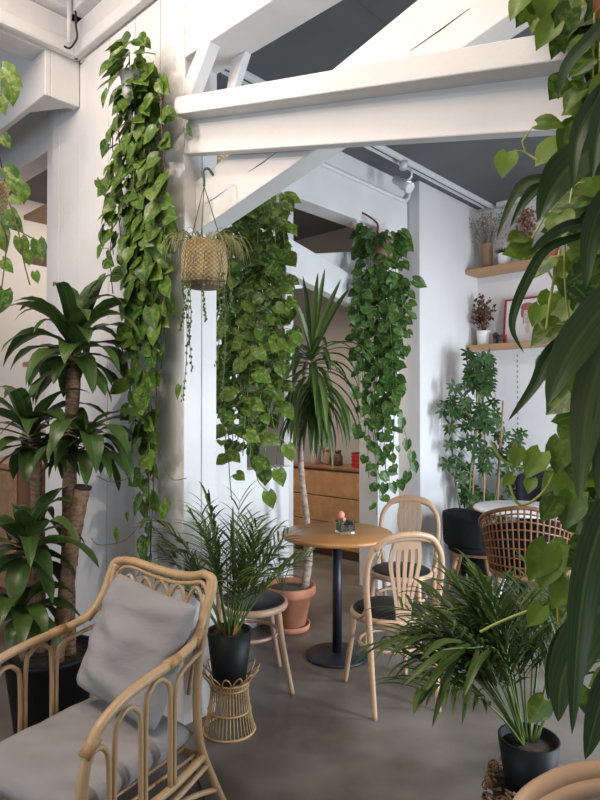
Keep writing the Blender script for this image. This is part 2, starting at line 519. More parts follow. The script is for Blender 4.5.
# near partition: vertical boards, grooves between them
m = MB()
edges = [-1.42, -1.33, -1.06, -0.97, -0.70, -0.43, -0.20, 0.0]
for a, b in zip(edges, edges[1:]):
    g = 0.0025
    m.stbox(0.012 if (a, b) == (-1.06, -0.97) else 0.0 if a > -1.07 else 0.015, 0.198, a + g, b - g, 0, 3.57 if a > -1.07 else 3.93)
m.stbox(0.02, 0.19, -1.41, -0.004, 0, 3.56)
# end face boards
m.stbox(0.0025, 0.105, -0.01, 0.004, 0, 3.19)
m.stbox(0.11, 0.2, -0.01, 0.004, 0, 3.19)
struct('wall_near', m, PAINT, bevel=0.003, label='white board-clad partition wall behind the long pothos')
# door-frame strip at the left end
m = MB(); m.stbox(0.03, 0.16, -1.47, -1.43, 0, 3.93); m.stbox(0.06, 0.2, -1.60, -1.49, 0, 3.93)
struct('trim_1', m, PAINT, bevel=0.004, label='white door jamb at the far left')

# cross beam (B direction) over the X brace + its continuation to the left
m = MB(); m.stbox(0.0, 0.2, 0.0, 3.4, 3.185, 3.57)
struct('trim_2', m, PAINT, bevel=0.006, label='white top beam over the crossed braces')
m = MB(); m.stbox(-0.2, -0.165, -3.5, -1.06, 3.31, 3.93); m.stbox(-0.165, 0.012, -1.12, -1.06, 3.31, 3.93)
m.prism([W(-0.19, -1.07, 3.315), W(0.01, -1.07, 3.315), W(-0.19, -1.40, 3.315)], (0, 0, 0.04))
m.stbox(0.06, 0.2, -3.5, -1.60, 3.22, 3.93)
struct('trim_3', m, PAINT, bevel=0.006, label='white beam end at the upper left')
# stepped mouldings under the front ceiling
m = MB()
m.stbox(-0.05, 0.0, -1.05, 3.4, 3.575, 3.66); m.stbox(-0.025, 0.0, -1.05, 3.4, 3.66, 3.80); m.stbox(-0.0, 0.2, -1.05, 3.4, 3.57, 3.93)
m.stbox(-0.09, 0.0, -1.05, 3.4, 3.80, 3.93)
struct('trim_4', m, PAINT, bevel=0.018, label='white stepped moulding along the cross beam')
m = MB()
m.stbox(-4, -0.0, -1.06, -1.0, 3.575, 3.66); m.stbox(-4, -0.0, -1.06, -1.025, 3.66, 3.80); m.stbox(-4, -0.0, -1.06, -0.96, 3.80, 3.93); m.stbox(-4, 0, -1.25, -1.06, 3.57, 3.93)
struct('trim_5', m, PAINT, bevel=0.018, label='white stepped moulding along the left beam')


def plank(m, s0, s1, t0, t1, zl0, zl1, zu0, zu1):
    """Brace in the B plane: lower edge zl0->zl1, upper edge zu0->zu1 from t0 to t1."""
    poly = [W(s0, t0, zl0), W(s0, t1, zl1), W(s0, t1, zu1), W(s0, t0, zu0)]
    m.prism(poly, A * (s1 - s0))


# X brace: member falling to the right (two planks), member rising to the right
sl = -0.248
m = MB()
plank(m, 0.0, 0.05, 0.0, 1.9, 2.722, 2.722 + sl * 1.9, 2.90, 2.90 + sl * 1.9)
plank(m, -0.085, 0.10, 0.04, 1.9, 2.878 + sl * 0.04, 2.878 + sl * 1.9, 2.960 + sl * 0.04, 2.960 + sl * 1.9)
struct('trim_6', m, PAINT, bevel=0.005, label='white brace plank falling to the right')
m = MB()
t1 = 2.5
plank(m, 0.065, 0.17, 0.005, t1, 2.355, 2.355 + 0.228 * t1, 2.605, 2.605 + 0.25 * t1)
struct('trim_7', m, PAINT, bevel=0.005, label='white brace plank rising to the right')
# shakes (drying cracks) in the rising plank
m = MB()
for (x0, y0, x1, y1, k) in ((410, 51, 470, 8, .0022), (248, 172, 277, 152, .0022), (205, 204, 227, 189, .0018)):
    a, b = [], None
    pts = []
    for (x, y) in ((x0, y0), ((x0 + x1) / 2, (y0 + y1) / 2 + 0.6), (x1, y1)):
        # meet the plane s = 0.105
        d = at(x, y, 1.0) - CAM
        n = A
        k0 = ((W(0.064, 0) - CAM).dot(A)) / d.dot(A)
        pts.append(CAM + d * k0)
    m.tube(pts, [k * .3, k, k * .3], 5)
struct('trim_8', m, CRACK, label='dark drying cracks in the rising plank')
# small struts between post and top beam
m = MB()
m.prism([W(0.0, 0.005, 2.93), W(0.0, 0.20, 3.185), W(0.0, 0.10, 3.185), W(0.0, 0.005, 3.08)], A * 0.06)
m.prism([W(0.16, 0.10, 2.97), W(0.16, 0.14, 2.97), W(0.16, 0.26, 3.185), W(0.16, 0.16, 3.185)], A * 0.04)
struct('trim_9', m, PAINT, bevel=0.004, label='short white struts under the top beam')
# right-hand post of this frame
m = MB(); m.stbox(0.0, 0.2, 1.98, 2.2, 0, 3.57)
struct('trim_10', m, PAINT, bevel=0.006, label='white post behind the plants on the right')

# second timber frame (A direction)
T2 = -0.60
m = MB(); m.stbox(0.2, 2.86, T2 - 0.18, T2, 3.02, CZ)
struct('trim_11', m, PAINT, bevel=0.006, label='white beam under the ceiling of the back room')
m = MB(); m.stbox(2.41, 2.72, T2 - 0.2, T2 - 0.004, 0, 3.02)
struct('trim_12', m, PAINT, bevel=0.006, label='white post behind the pothos beside the cabinet')
m = MB(); m.stbox(0.62, 0.955, T2 - 0.2, T2 - 0.004, 0, 3.02)
struct('trim_13', m, PAINT, bevel=0.006, label='white post behind the variegated pothos')


def plankA(m, t0, t1, s0, s1, zl0, zl1, zu0, zu1):
    m.prism([W(s0, t0, zl0), W(s1, t0, zl1), W(s1, t0, zu1), W(s0, t0, zu0)], B * (t1 - t0))


m = MB()
plankA(m, T2 - 0.10, T2 - 0.01, 0.95, 2.41, 2.54, 2.265, 2.80, 2.50)
struct('trim_14', m, PAINT, bevel=0.005, label='white brace plank of the rear frame falling to the right')
m = MB()
plankA(m, T2 - 0.19, T2 - 0.105, 0.95, 2.41, 2.27, 2.58, 2.52, 2.84)
struct('trim_15', m, PAINT, bevel=0.005, label='white brace plank of the rear frame rising to the right')
m = MB()
m.prism([W(2.13, T2 - 0.06, 3.02), W(2.24, T2 - 0.06, 3.02), W(2.42, T2 - 0.06, 2.80), W(2.42, T2 - 0.06, 2.68)], B * 0.05)
struct('trim_16', m, PAINT, bevel=0.004, label='short white strut beside the rear post')
# low wall with a ledge
m = MB(); m.stbox(0.95, 1.46, -0.84, -0.71, 0, 1.06); m.stbox(0.95, 1.475, -0.86, -0.695, 1.06, 1.085)
struct('wall_low', m, PAINT, bevel=0.004, label='low white wall with a ledge behind the terracotta pot')

# pier and far walls
m = MB(); m.stbox(2.875, 4.1, -0.85, -0.487, 0, CZ)
struct('wall_pier', m, PLASTER, label='white wall beside the climbing umbrella plant')
m = MB(); m.stbox(3.956, 4.1, -0.487, 3.2, 0, CZ)
struct('wall_back', m, PLASTER, label='white back wall with the two shelves')
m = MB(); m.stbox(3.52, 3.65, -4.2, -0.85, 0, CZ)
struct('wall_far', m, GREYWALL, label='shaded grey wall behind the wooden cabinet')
m = MB(); m.stbox(-0.2, 1.55, -3.6, -3.5, 0, CZ)
struct('wall_left', m, TANWALL, label='shaded wall of the side room')
# dotted seam on the back wall
m = MB()
p0 = st(at(521, 420, 5.9))[1]
for k in range(26):
    m.stbox(3.952, 3.957, p0 - 0.006, p0 + 0.006, 0.75 + k * 0.05, 0.772 + k * 0.05)
struct('trim_17', m, mat('seam_grey', (0.30, 0.30, 0.31), 0.8), label='dotted vertical seam on the back wall')

# right wall with the daylight window (outside the frame)
m = MB()
m.stbox(-1.0, 0.5, 3.2, 3.35, 0, CZ); m.stbox(3.6, 4.1, 3.2, 3.35, 0, CZ)
m.stbox(0.5, 3.6, 3.2, 3.35, 0, 0.12); m.stbox(0.5, 3.6, 3.2, 3.35, 2.5, CZ)
struct('wall_right', m, PLASTER, label='right wall around the window')
m = MB()
for a, b in ((0.5, 0.56), (2.02, 2.08), (3.54, 3.6)):
    m.stbox(a, b, 3.24, 3.30, 0.12, 2.5)
m.stbox(0.5, 3.6, 3.24, 3.30, 0.12, 0.18); m.stbox(0.5, 3.6, 3.24, 3.30, 2.44, 2.5)
struct('window_1', m, PAINT, label='white window frame')

m = MB(); m.stbox(1.55, 1.65, -4.2, -0.85, 0, CZ)
struct('wall_side', m, TANWALL, label='pale wall inside the left opening')

# conduits
def conduit(pts, r, label, m_=CONDUIT, name='conduit_pipe', cat='pipe', n=8):
    b = MB(); b.tube(pts, r, n)
    return tag(b.build(name, m_), label, cat)

conduit(cr([W(0.25, T2 + 0.024, 3.335), W(1.5, T2 + 0.024, 3.33), W(2.66, T2 + 0.024, 3.325), W(2.80, T2 + 0.03, 3.345), W(2.835, T2 + 0.035, 3.41), W(2.835, T2 + 0.035, CZ - .002)], 5), 0.017,
        'white conduit pipe along the rear beam bending up at its end')
conduit(cr([at(75.5, 11, 3.45), at(76, 25, 3.46), at(77, 38, 3.47), at(70, 48, 3.47), at(64, 46, 3.45)], 5), 0.006,
        'thin dark cable curling out of the upper left ceiling corner', BLACKCABLE, 'corner_cable', 'cable', 6)
conduit([W(-0.11, -0.95, 3.93), W(-0.11, -0.95, 3.60)], 0.014, 'short white conduit in the upper left ceiling corner')

# ceiling track with a spot lamp
tr = thing('track_light', 'white ceiling track with a small white spot lamp in front of the rear beam', 'track light', W(2.3, -0.31, CZ))
m = MB(); m.stbox(0.3, 3.94, -0.328, -0.292, CZ - 0.035, CZ); m.build('rail', CONDUIT, tr, smooth=False, bevel=0.004)
m = MB(); m.stbox(0.3, 3.94, -0.40, -0.388, CZ - 0.02, CZ); m.build('cable_strip', CONDUIT, tr, smooth=False)
h0 = W(2.36, -0.31, CZ - 0.035)
m = MB(); m.lathe(h0 + V((0, 0, -0.06)), [(0.035, 0), (0.035, 0.06)], 16); m.build('adapter', CONDUIT, tr)
m = MB(); m.tube(cr([h0 + V((0, 0, -0.03)), h0 + B * 0.06 + V((0, 0, -0.07)), h0 + B * 0.07 + V((0, 0, -0.14)), h0 + B * 0.01 + V((0, 0, -0.16))], 5), 0.009, 8); m.build('bracket', CONDUIT, tr)
ax = (B * 0.75 - A * 0.1 + V((0, 0, -0.55))).normalized()
hc = h0 + V((0, 0, -0.16)) - B * 0.03
m = MB(); m.tube([hc - ax * 0.07, hc - ax * 0.065, hc + ax * 0.02, hc + ax * 0.03, hc + ax * 0.12, hc + ax * 0.125], [0.03, 0.036, 0.036, 0.045, 0.045, 0.038], 16); m.build('lamp_head', CONDUIT, tr)
# rail along the back wall
b = MB(); b.stbox(3.88, 3.915, -0.25, 3.1, CZ - 0.04, CZ)
tag(b.build('track_rail', CONDUIT, smooth=False), 'white track rail running along the top of the shelf wall', 'track rail')
sp = MB(); pz = at(306, 34, 3.2)
b = MB(); q = W(1.0, 0.62, CZ)
b.lathe(q + V((0, 0, -0.05)), [(0.018, 0), (0.006, 0.012), (0.006, 0.035), (0.02, 0.05)], 12)
tag(b.build('ceiling_sprinkler', CONDUIT), 'tiny ceiling sprinkler head above the crossed braces', 'sprinkler')

# ================================================================== PLANTS: helpers
def rv(a=1.0, rng=R):
    return V((rng.uniform(-a, a), rng.uniform(-a, a), rng.uniform(-a, a)))


def pothos_vine(stem, leaf, p0, zend, out, size=0.09, gap=0.05, sway=0.03, spread=0.05, rng=R, tone=(0, 1), side=None, lowsize=1.0):
    """One trailing runner: hangs from p0 to height zend; its leaves face roughly out."""
    out = V(out).normalized()
    side = V(side) if side else out.cross(V((0, 0, 1))).normalized()
    n = max(4, int((p0.z - zend) / 0.07))
    pts = []
    ph, fr = rng.uniform(0, 6.3), rng.uniform(2.5, 5)
    for i in range(n + 1):
        z = p0.z + (zend - p0.z) * i / n
        k = (i / n)
        pts.append(V((p0.x, p0.y, z)) + side * (math.sin(ph + k * fr) * sway - math.sin(ph) * sway) + out * (0.012 * math.sin(ph * 2 + k * 7)))
    stem.tube(pts, [0.0028] * len(pts), 5)
    L = p0.z - zend
    d = 0.0
    sgn = 1
    while d < L:
        k = d / L
        i = min(int(k * n), n - 1)
        fr2 = k * n - i
        p = pts[i].lerp(pts[i + 1], fr2)
        sgn = -sgn
        s = size * rng.uniform(0.62, 1.12) * (1 - (1 - lowsize) * k)
        pe = side * sgn * rng.uniform(0.3, 1.0) + out * rng.uniform(0.15, 0.9) + V((0, 0, rng.uniform(-0.2, 0.5)))
        b = p + pe.normalized() * rng.uniform(0.4, 1.0) * spread
        stem.tube([p, p.lerp(b, 0.5) + V((0, 0, 0.006)), b], 0.0016, 4, cap=False)
        tip = V((0, 0, -rng.uniform(0.15, 1.0))) + side * sgn * rng.uniform(-0.25, 1.1) + out * rng.uniform(-0.1, 0.45)
        nr = out * 1.3 + side * rng.uniform(-0.55, 0.55) + V((0, 0, rng.uniform(0.0, 0.7)))
        leaf.heart(b, tip, nr, s, rng.uniform(0.88, 1.12), rng.uniform(*tone), rng.uniform(0.02, 0.2), rng.uniform(0.0, 0.3))
        d += gap * rng.uniform(0.6, 1.4)


def strap_pts(p, d, L, g, n=9):
    p = V(p); d = V(d).normalized()
    pts = [p.copy()]
    for i in range(n):
        p = p + d * (L / n)
        pts.append(p.copy())
        d = (d + V((0, 0, -g / n * (0.5 + 1.2 * i / n)))).normalized()
    return pts


def crown(leaf, c, n, L, w, elev=(70, -35), g=1.6, rng=R, wave=0.15, tone=(0, 1), lay=0.12, prof=None, fold=0.12, az=None):
    """Whorl of arching strap leaves round c."""
    for i in range(n):
        k = i / max(1, n - 1)
        a = i * 2.39996 + rng.uniform(-0.25, 0.25)
        if az:
            a = rng.uniform(*az)
        e = math.radians(elev[0] + (elev[1] - elev[0]) * k + rng.uniform(-8, 8))
        d = V((math.cos(a) * math.cos(e), math.sin(a) * math.cos(e), math.sin(e)))
        q = V(c) + V((math.cos(a), math.sin(a), 0)) * 0.012 - V((0, 0, lay * k))
        l = L * rng.uniform(0.75, 1.1) * (0.65 + 0.35 * math.sin(PI * min(1, k + 0.25)))
        pts = strap_pts(q, d, l, g * rng.uniform(0.75, 1.3))
        up = V((0, 0, 1)) + V((math.cos(a), math.sin(a), 0)) * 0.25 + rv(0.15)
        leaf.ribbon(pts, w * rng.uniform(0.8, 1.15), up, fold, rng.uniform(*tone), prof=prof, wave=wave)


def palm(stem, leaf, c, n, L, spread, rng=R, lw=0.010, ll=0.17, elev=(85, 35), g=1.0, azs=None, tone=(0, 1), pairs=15):
    """Tuft of arching feather fronds."""
    for i in range(n):
        a = azs[i % len(azs)] + rng.uniform(-0.3, 0.3) if azs else i * 2.39996
        e = math.radians(elev[0] + (elev[1] - elev[0]) * (i / max(1, n - 1)) + rng.uniform(-5, 5))
        d = V((math.cos(a) * math.cos(e), math.sin(a) * math.cos(e), math.sin(e)))
        q = V(c) + V((math.cos(a), math.sin(a), 0)) * spread * rng.uniform(0.2, 1)
        l = L * rng.uniform(0.75, 1.1)
        pts = strap_pts(q, d, l, g * rng.uniform(0.7, 1.3), 14)
        stem.tube(pts, [0.0045 * (1 - 0.75 * k / 14) for k in range(15)], 5)
        for k in range(pairs):
            u = 0.42 + 0.58 * k / (pairs - 1)
            x = u * 14
            j = min(int(x), 13)
            p = pts[j].lerp(pts[j + 1], x - j)
            t = (pts[j + 1] - pts[j]).normalized()
            sd = t.cross(V((0, 0, 1)))
            if sd.length < 0.1:
                sd = V((-math.sin(a), math.cos(a), 0))
            sd.normalize()
            for sg in (-1, 1):
                dd = sd * sg * rng.uniform(0.65, 0.95) + t * rng.uniform(0.7, 1.0) + V((0, 0, rng.uniform(-0.1, 0.35)))
                l2 = ll * rng.uniform(0.75, 1.15) * (1 - 0.5 * abs(u - 0.6))
                pp = strap_pts(p, dd, l2, 0.9, 5)
                leaf.ribbon(pp, lw * rng.uniform(0.8, 1.2), V((0, 0, 1)) + rv(0.3), 0.2, rng.uniform(*tone), prof=blade, cols=3)


def pot(root, c, r0, r1, h, m_, name='pot', rim=0.012, lip=0.02, soil=0.03, soilm=None):
    """Tapered open pot: outside, rim, inside; plus its soil."""
    b = MB()
    w = 0.008
    b.lathe(c, [(r0 * 0.9, 0), (r0, 0.006), (r1, h - lip), (r1 + rim, h - lip), (r1 + rim, h), (r1 - w, h), (r1 - w, h - soil - 0.02)], 32)
    po = b.build(name, m_, root)
    s = MB()
    s.lathe(V(c) + V((0, 0, h - soil - 0.02)), [(r1 - w - 0.002, 0), (r1 - w - 0.002, 0.018), (r1 * 0.5, 0.026), (0.004, 0.028)], 24)
    s.build('soil', soilm or SOIL, po)

# ------------------------------------------------------------------ long pothos on the near wall
rg = random.Random(11)
NW = -A                                   # the near wall looks this way
hp = W(-0.13, -0.24, 3.02)
r_ = thing('hanging_pothos', 'long green pothos trailing down the white board wall from near the ceiling', 'plant', hp)
b = MB(); b.lathe(hp, [(0.035, 0), (0.05, 0.02), (0.06, 0.11), (0.064, 0.11), (0.064, 0.125), (0.056, 0.125)], 24); b.build('pot', WHITEPOT, r_)
b = MB(); b.tube(cr([hp + V((0, 0, 0.16)), hp + V((0, 0, 0.25)) + A * 0.05, W(0.0, -0.24, 3.30)], 5), 0.003, 5); b.build('hook', DARKGREENWIRE, r_)
sm, lm = MB(), MB()
for i in range(75):
    a = rg.uniform(0, 2 * PI)
    q = hp + V((math.cos(a), math.sin(a), 0)) * rg.uniform(0.03, 0.10) + V((0, 0, rg.uniform(0.0, 0.28)))
    pe = V((math.cos(a), math.sin(a), rg.uniform(-0.2, 0.5)))
    if pe.dot(A) > 0.4: continue
    lm.heart(q, pe * 0.5 + V((0, 0, -0.5)), NW + rv(0.5) + V((0, 0, 0.4)), rg.uniform(0.075, 0.115), 0.85, rg.random())
vs = []
for i in range(17):
    t = -0.46 + 0.45 * (i + rg.uniform(-0.3, 0.3)) / 16
    d = abs(t + 0.19)
    vs.append((t, rg.uniform(-0.12, -0.06), 3.14 - d * 0.8, 1.55 + 3.2 * d + rg.uniform(-0.25, 0.30)))
vs += [(-0.18, -0.09, 2.3, 1.15), (-0.13, -0.12, 2.3, 0.88), (-0.16, -0.07, 3.1, 0.74), (-0.22, -0.10, 2.4, 1.42), (-0.10, -0.08, 2.3, 1.30)]
for (t, s, z0, z1) in vs:
    pothos_vine(sm, lm, W(s, t, z0), z1, NW, 0.100, 0.074, 0.03, 0.05, rg, lowsize=1.0)
# side tendrils
for pts in ([at(118, 165, 2.85), at(105, 190, 2.83), at(112, 197, 2.83), at(125, 185, 2.84)], [at(152, 505, 2.82), at(128, 538, 2.80), at(100, 545, 2.78), at(91, 538, 2.78)], [at(150, 470, 2.82), at(115, 482, 2.80), at(97, 476, 2.8)],
            [at(160, 450, 2.8), at(170, 478, 2.78), at(187, 478, 2.77)]):
    q = cr(pts, 5); sm.tube(q, 0.0018, 5)
for (x, y, s) in ((97, 180, .05), (103, 186, .05), (108, 90, .08), (180, 386, .06), (118, 530, .06), (128, 513, .04), (168, 503, .09), (188, 128, .04)):
    lm.heart(at(x, y, 2.80), V((R.uniform(-.6, .6), 0, -1)), NW + V((0, 0, .3)), s * 1.1, 0.85, rg.random())
sm.build('stems', BROWNSTEM, r_); lm.off_wall().build('leaves', POTHOS, r_)

# ------------------------------------------------------------------ variegated pothos behind the brace
hp = V((-0.425, 3.23, 2.69))
r_ = thing('hanging_pothos', 'yellow-mottled pothos hanging behind the rising brace left of the yucca', 'plant', hp)
b = MB(); b.lathe(hp, [(0.05, 0), (0.085, 0.03), (0.10, 0.10), (0.09, 0.175), (0.085, 0.18), (0.078, 0.17)], 24); b.build('basket', BURLAP, r_)
b = MB()
for k in range(3):
    a = k * 2.1
    b.tube([hp + V((0.085 * math.cos(a), 0.085 * math.sin(a), 0.175)), hp + V((0, 0, 0.5))], 0.003, 5)
b.tube([hp + V((0, 0, 0.5)), V((hp.x, hp.y, CZ))], 0.003, 5)
b.build('cords', DARKGREENWIRE, r_)
sm, lm = MB(), MB()
CV = V((-0.05, -1, 0.1))
for (px, py, Y) in ((203, 162, 3.2), (212, 150, 3.22), (208, 170, 3.18), (232, 148, 3.2), (245, 146, 3.25), (218, 146, 3.25)):
    lm.heart(at(px, py, Y), V((R.uniform(-.7, .3), -.2, -1)), CV + rv(.3), 0.085, 0.85, rg.random())
for i in range(24):
    px = rg.uniform(225, 281)
    Y = rg.uniform(3.2, 3.5)
    top = 218 - (px - 225) * 0.6 + rg.uniform(0, 25)
    k = math.sin((px - 218) / 66 * PI)
    ybot = 330 + 120 * k * rg.uniform(0.35, 1.2)
    p = at(px, top, Y)
    pothos_vine(sm, lm, p, at(px, ybot, Y).z, CV, 0.09, 0.068, 0.04, 0.085, rg)
for (px, y0, y1, Y) in ((218, 285, 455, 3.3), (240, 300, 500, 3.3), (247, 300, 440, 3.25), (262, 330, 480, 3.3), (255, 350, 470, 3.35), (272, 320, 465, 3.4), (220, 300, 370, 3.28)):
    pothos_vine(sm, lm, at(px, y0, Y), at(px, y1, Y).z, CV, 0.085, 0.10, 0.03, 0.06, rg)
# stems from the basket out to the runners
for px in (232, 246, 260, 275):
    sm.tube(cr([hp + V((0.05, -0.03, 0.16)), at(px - 6, 200 - (px - 225) * 0.4, 3.32), at(px, 225, 3.32)], 4), 0.003, 5)
for (x0, y0, x1, y1) in ((270, 400, 287, 445), (262, 430, 278, 470), (255, 455, 268, 492)):
    q = cr([at(x0, y0, 3.28), at((x0 + x1) / 2 - 4, (y0 + y1) / 2 + 6, 3.25), at(x1, y1, 3.25)], 5); sm.tube(q, 0.0025, 5)
    lm.heart(q[-1], V((0.3, -.2, -1)), CV, 0.095, 0.9, 0.95)
sm.build('stems', STEM, r_); lm.build('leaves', VARIEG, r_)

# ------------------------------------------------------------------ pothos on the rear post
hp = at(381, 262, 4.85)
r_ = thing('hanging_pothos', 'dark green pothos hanging from a rust cord in front of the rear white post', 'plant', hp)
b = MB(); b.lathe(hp, [(0.06, 0), (0.09, 0.03), (0.10, 0.14), (0.105, 0.14), (0.105, 0.155), (0.095, 0.155)], 24); b.build('pot', BROWNVASE, r_)
hk = at(377, 233, 4.85); top = W(st(hk)[0], T2 - 0.02, 3.06)
b = MB()
for k in range(3):
    a = k * 2.1 + 0.4
    b.tube([hp + V((0.1 * math.cos(a), 0.1 * math.sin(a), 0.15)), hk], 0.003, 5)
b.tube(cr([hk, hk + V((0, 0, 0.08)), top + V((0, -0.03, 0.03)), top], 4), 0.008, 6); b.build('hanger_cord', CORDM, r_)
sm, lm = MB(), MB()
for i in range(70):
    a = rg.uniform(0, 2 * PI)
    pe = V((math.cos(a), math.sin(a), rg.uniform(-0.4, 0.6)))
    q = hp + V((0, 0, 0.15)) + pe * rg.uniform(0.08, 0.2)
    lm.heart(q, pe * 0.6 + V((0, 0, -0.7)), CV + rv(0.6) + V((0, 0, .3)), rg.uniform(0.08, 0.125), 0.85, rg.random() * 0.8)
for i in range(24):
    px = rg.uniform(360, 401)
    Y = rg.uniform(4.72, 4.95)
    k = math.sin((px - 352) / 56 * PI)
    pothos_vine(sm, lm, at(px, rg.uniform(245, 290), Y), at(px, 320 + 110 * k * rg.uniform(.3, 1.2), Y).z, CV, 0.085, 0.066, 0.03, 0.06, rg, tone=(0, .8))
for (px, y0, y1) in ((374, 330, 478), (378, 340, 500), (371, 400, 515), (385, 330, 455), (392, 330, 470), (366, 300, 445), (384, 400, 480), (389, 380, 478), (396, 300, 400)):
    pothos_vine(sm, lm, at(px, y0, 4.82), at(px, y1, 4.82).z, CV, 0.080, 0.080, 0.025, 0.05, rg, tone=(0, .8))
q = cr([at(397, 400, 4.8), at(407, 440, 4.78), at(413, 462, 4.78), at(400, 480, 4.8), at(385, 484, 4.82)], 6); sm.tube(q, 0.003, 5)
for i, k in enumerate(q[::3]):
    lm.heart(k, V((R.uniform(-.5, .5), -.1, -1)), CV + rv(.3), 0.095, 0.85, rg.random() * .7)
q = cr([at(371, 430, 4.8), at(366, 420, 4.8), at(357, 425, 4.78)], 5); sm.tube(q, 0.003, 5)
lm.heart(q[-1], V((-.2, 0, -1)), CV, 0.1, .85, .2); lm.heart(at(413, 280, 4.78), V((.9, 0, -.4)), CV, 0.13, .8, .2)
sm.build('stems', STEM, r_); lm.build('leaves', DEEPPOTHOS, r_)

# ------------------------------------------------------------------ hanging woven basket with trailing wisps
hc = at(204.5, 263, 2.66)
r_ = thing('hanging_basket', 'round woven seagrass basket of trailing wisps hanging from the rising brace', 'hanging basket', hc)
b = MB(); b.lathe(hc, [(0.078, -0.105), (0.092, -0.09), (0.099, -0.04), (0.101, 0.02), (0.095, 0.075), (0.088, 0.09), (0.081, 0.085), (0.078, 0.07)], 36); b.build('basket', WICKER, r_)
b = MB(); b.lathe(hc + V((0, 0, -0.108)), [(0.075, 0), (0.091, 0.016), (0.095, 0.03)], 28); b.build('base', mat('dark_basket_base', (0.17, 0.11, 0.07), .8), r_)
hk = at(204, 186, 2.66)
b = MB()
for k in range(3):
    a = k * 2.1 + 0.5
    b.tube([hc + V((0.086 * math.cos(a), 0.086 * math.sin(a), 0.085)), hk], 0.0022, 5)
b.tube(cr([hk, hk + V((0, 0, 0.03)), hk + V((-0.004, 0, 0.065)) , hk + V((0.015, 0.02, 0.085)), hk + V((0.03, 0.07, 0.075))], 5), 0.006, 8)
b.build('hook', DARKGREENWIRE, r_)
lm = MB()
for i in range(120):
    a = rg.uniform(0, 2 * PI)
    e = rg.uniform(0.0, 0.55)
    q = hc + V((math.cos(a), math.sin(a), 0)) * 0.08 + V((0, 0, 0.085))
    pts = strap_pts(q, V((math.cos(a) * .3, math.sin(a) * .3, .12 + e * .6)), rg.uniform(0.09, 0.20), rg.uniform(4, 7.5), 8)
    lm.tube(pts, [0.0016, 0.0016, 0.0015, 0.0015, 0.0014, 0.0013, 0.0011, 0.001, 0.0006], 4, rnd=rg.random())
lm.build('wisps', WISP, r_)
lm = MB()
for (x0, x1, x2, y1) in ((190, 186, 183, 400), (192, 188, 192, 370), (186, 183, 180, 330), (217, 222, 219, 330), (220, 224, 222, 400), (205, 203, 206, 320), (226, 230, 227, 310), (196, 190, 188, 345), (223, 219, 216, 365)):
    q = cr([at(x0, 250, 2.55), at(x1, 280, 2.55), at(x1 + 1, (290 + y1) / 2, 2.56), at(x2, y1, 2.57)], 7)
    lm.tube(q, 0.0016, 4, rnd=.5)
    for k in q[6:]:
        for _ in range(2):
            lm.ball(k + rv(.006), 0.004, 5, 3, (1, 1, 1.6), rg.random())
lm.build('trailing_stems', leaf_mat('bead_trail', (.08, .12, .03), (.2, .24, .08), (.2, .24, .08), .5), r_)

# ------------------------------------------------------------------ corn plant on the left
rg = random.Random(5)
pc = V((-1.19, 2.93, 0))
r_ = thing('corn_plant', 'tall cane corn plant with drooping leaf whorls in a black pot at left', 'plant', pc)
pot(r_, pc, 0.16, 0.205, 0.35, BLACKPOT, rim=0.01)
canes = [[pc + V((0.08, 0.02, 0.3)), at(68, 560, 2.97), at(71, 440, 2.97), at(75, 345, 2.95)],
         [pc + V((0.05, -0.06, 0.3)), at(66, 590, 2.85), at(74, 535, 2.86), at(83, 488, 2.86)],
         [pc + V((-0.06, 0.05, 0.3)), at(38, 560, 3.0), at(36, 470, 3.0), at(34, 420, 3.0)],
         [pc + V((-0.1, -0.05, 0.3)), at(20, 620, 2.85), at(16, 560, 2.85)]]
rad = [0.034, 0.034, 0.028, 0.02]
for c, q in zip(canes, rad):
    pts = cr(c, 10)
    b = MB(); b.tube(pts, [q * (1 + 0.06 * math.sin(i * 2.1)) for i in range(len(pts))], 12); k_ = b.build('cane', BARK, r_)
    cut_cane = k_ if c is canes[1] else cut_cane if c is not canes[0] else k_
b = MB(); b.tube([at(83, 489, 2.86), at(83.6, 485.5, 2.86)], [0.038, 0.038], 14); b.build('cut_end', CUT, cut_cane)
lm = MB()
crown(lm, at(74, 334, 2.92), 44, 0.47, 0.042, (75, -20), 2.3, rg, lay=0.16, wave=.25)
crown(lm, at(84, 430, 2.85), 26, 0.42, 0.042, (45, -10), 2.7, rg, lay=0.10, wave=.25)
crown(lm, at(30, 425, 2.90), 26, 0.44, 0.042, (60, -15), 2.1, rg, lay=0.12, wave=.2)
crown(lm, at(26, 535, 2.75), 28, 0.40, 0.044, (65, -15), 2.2, rg, lay=0.12, wave=.2)
crown(lm, at(22, 605, 2.72), 20, 0.34, 0.042, (50, -15), 2.2, rg, lay=0.06, wave=.2)
lm.off_wall().build('leaves', DRAC, r_)

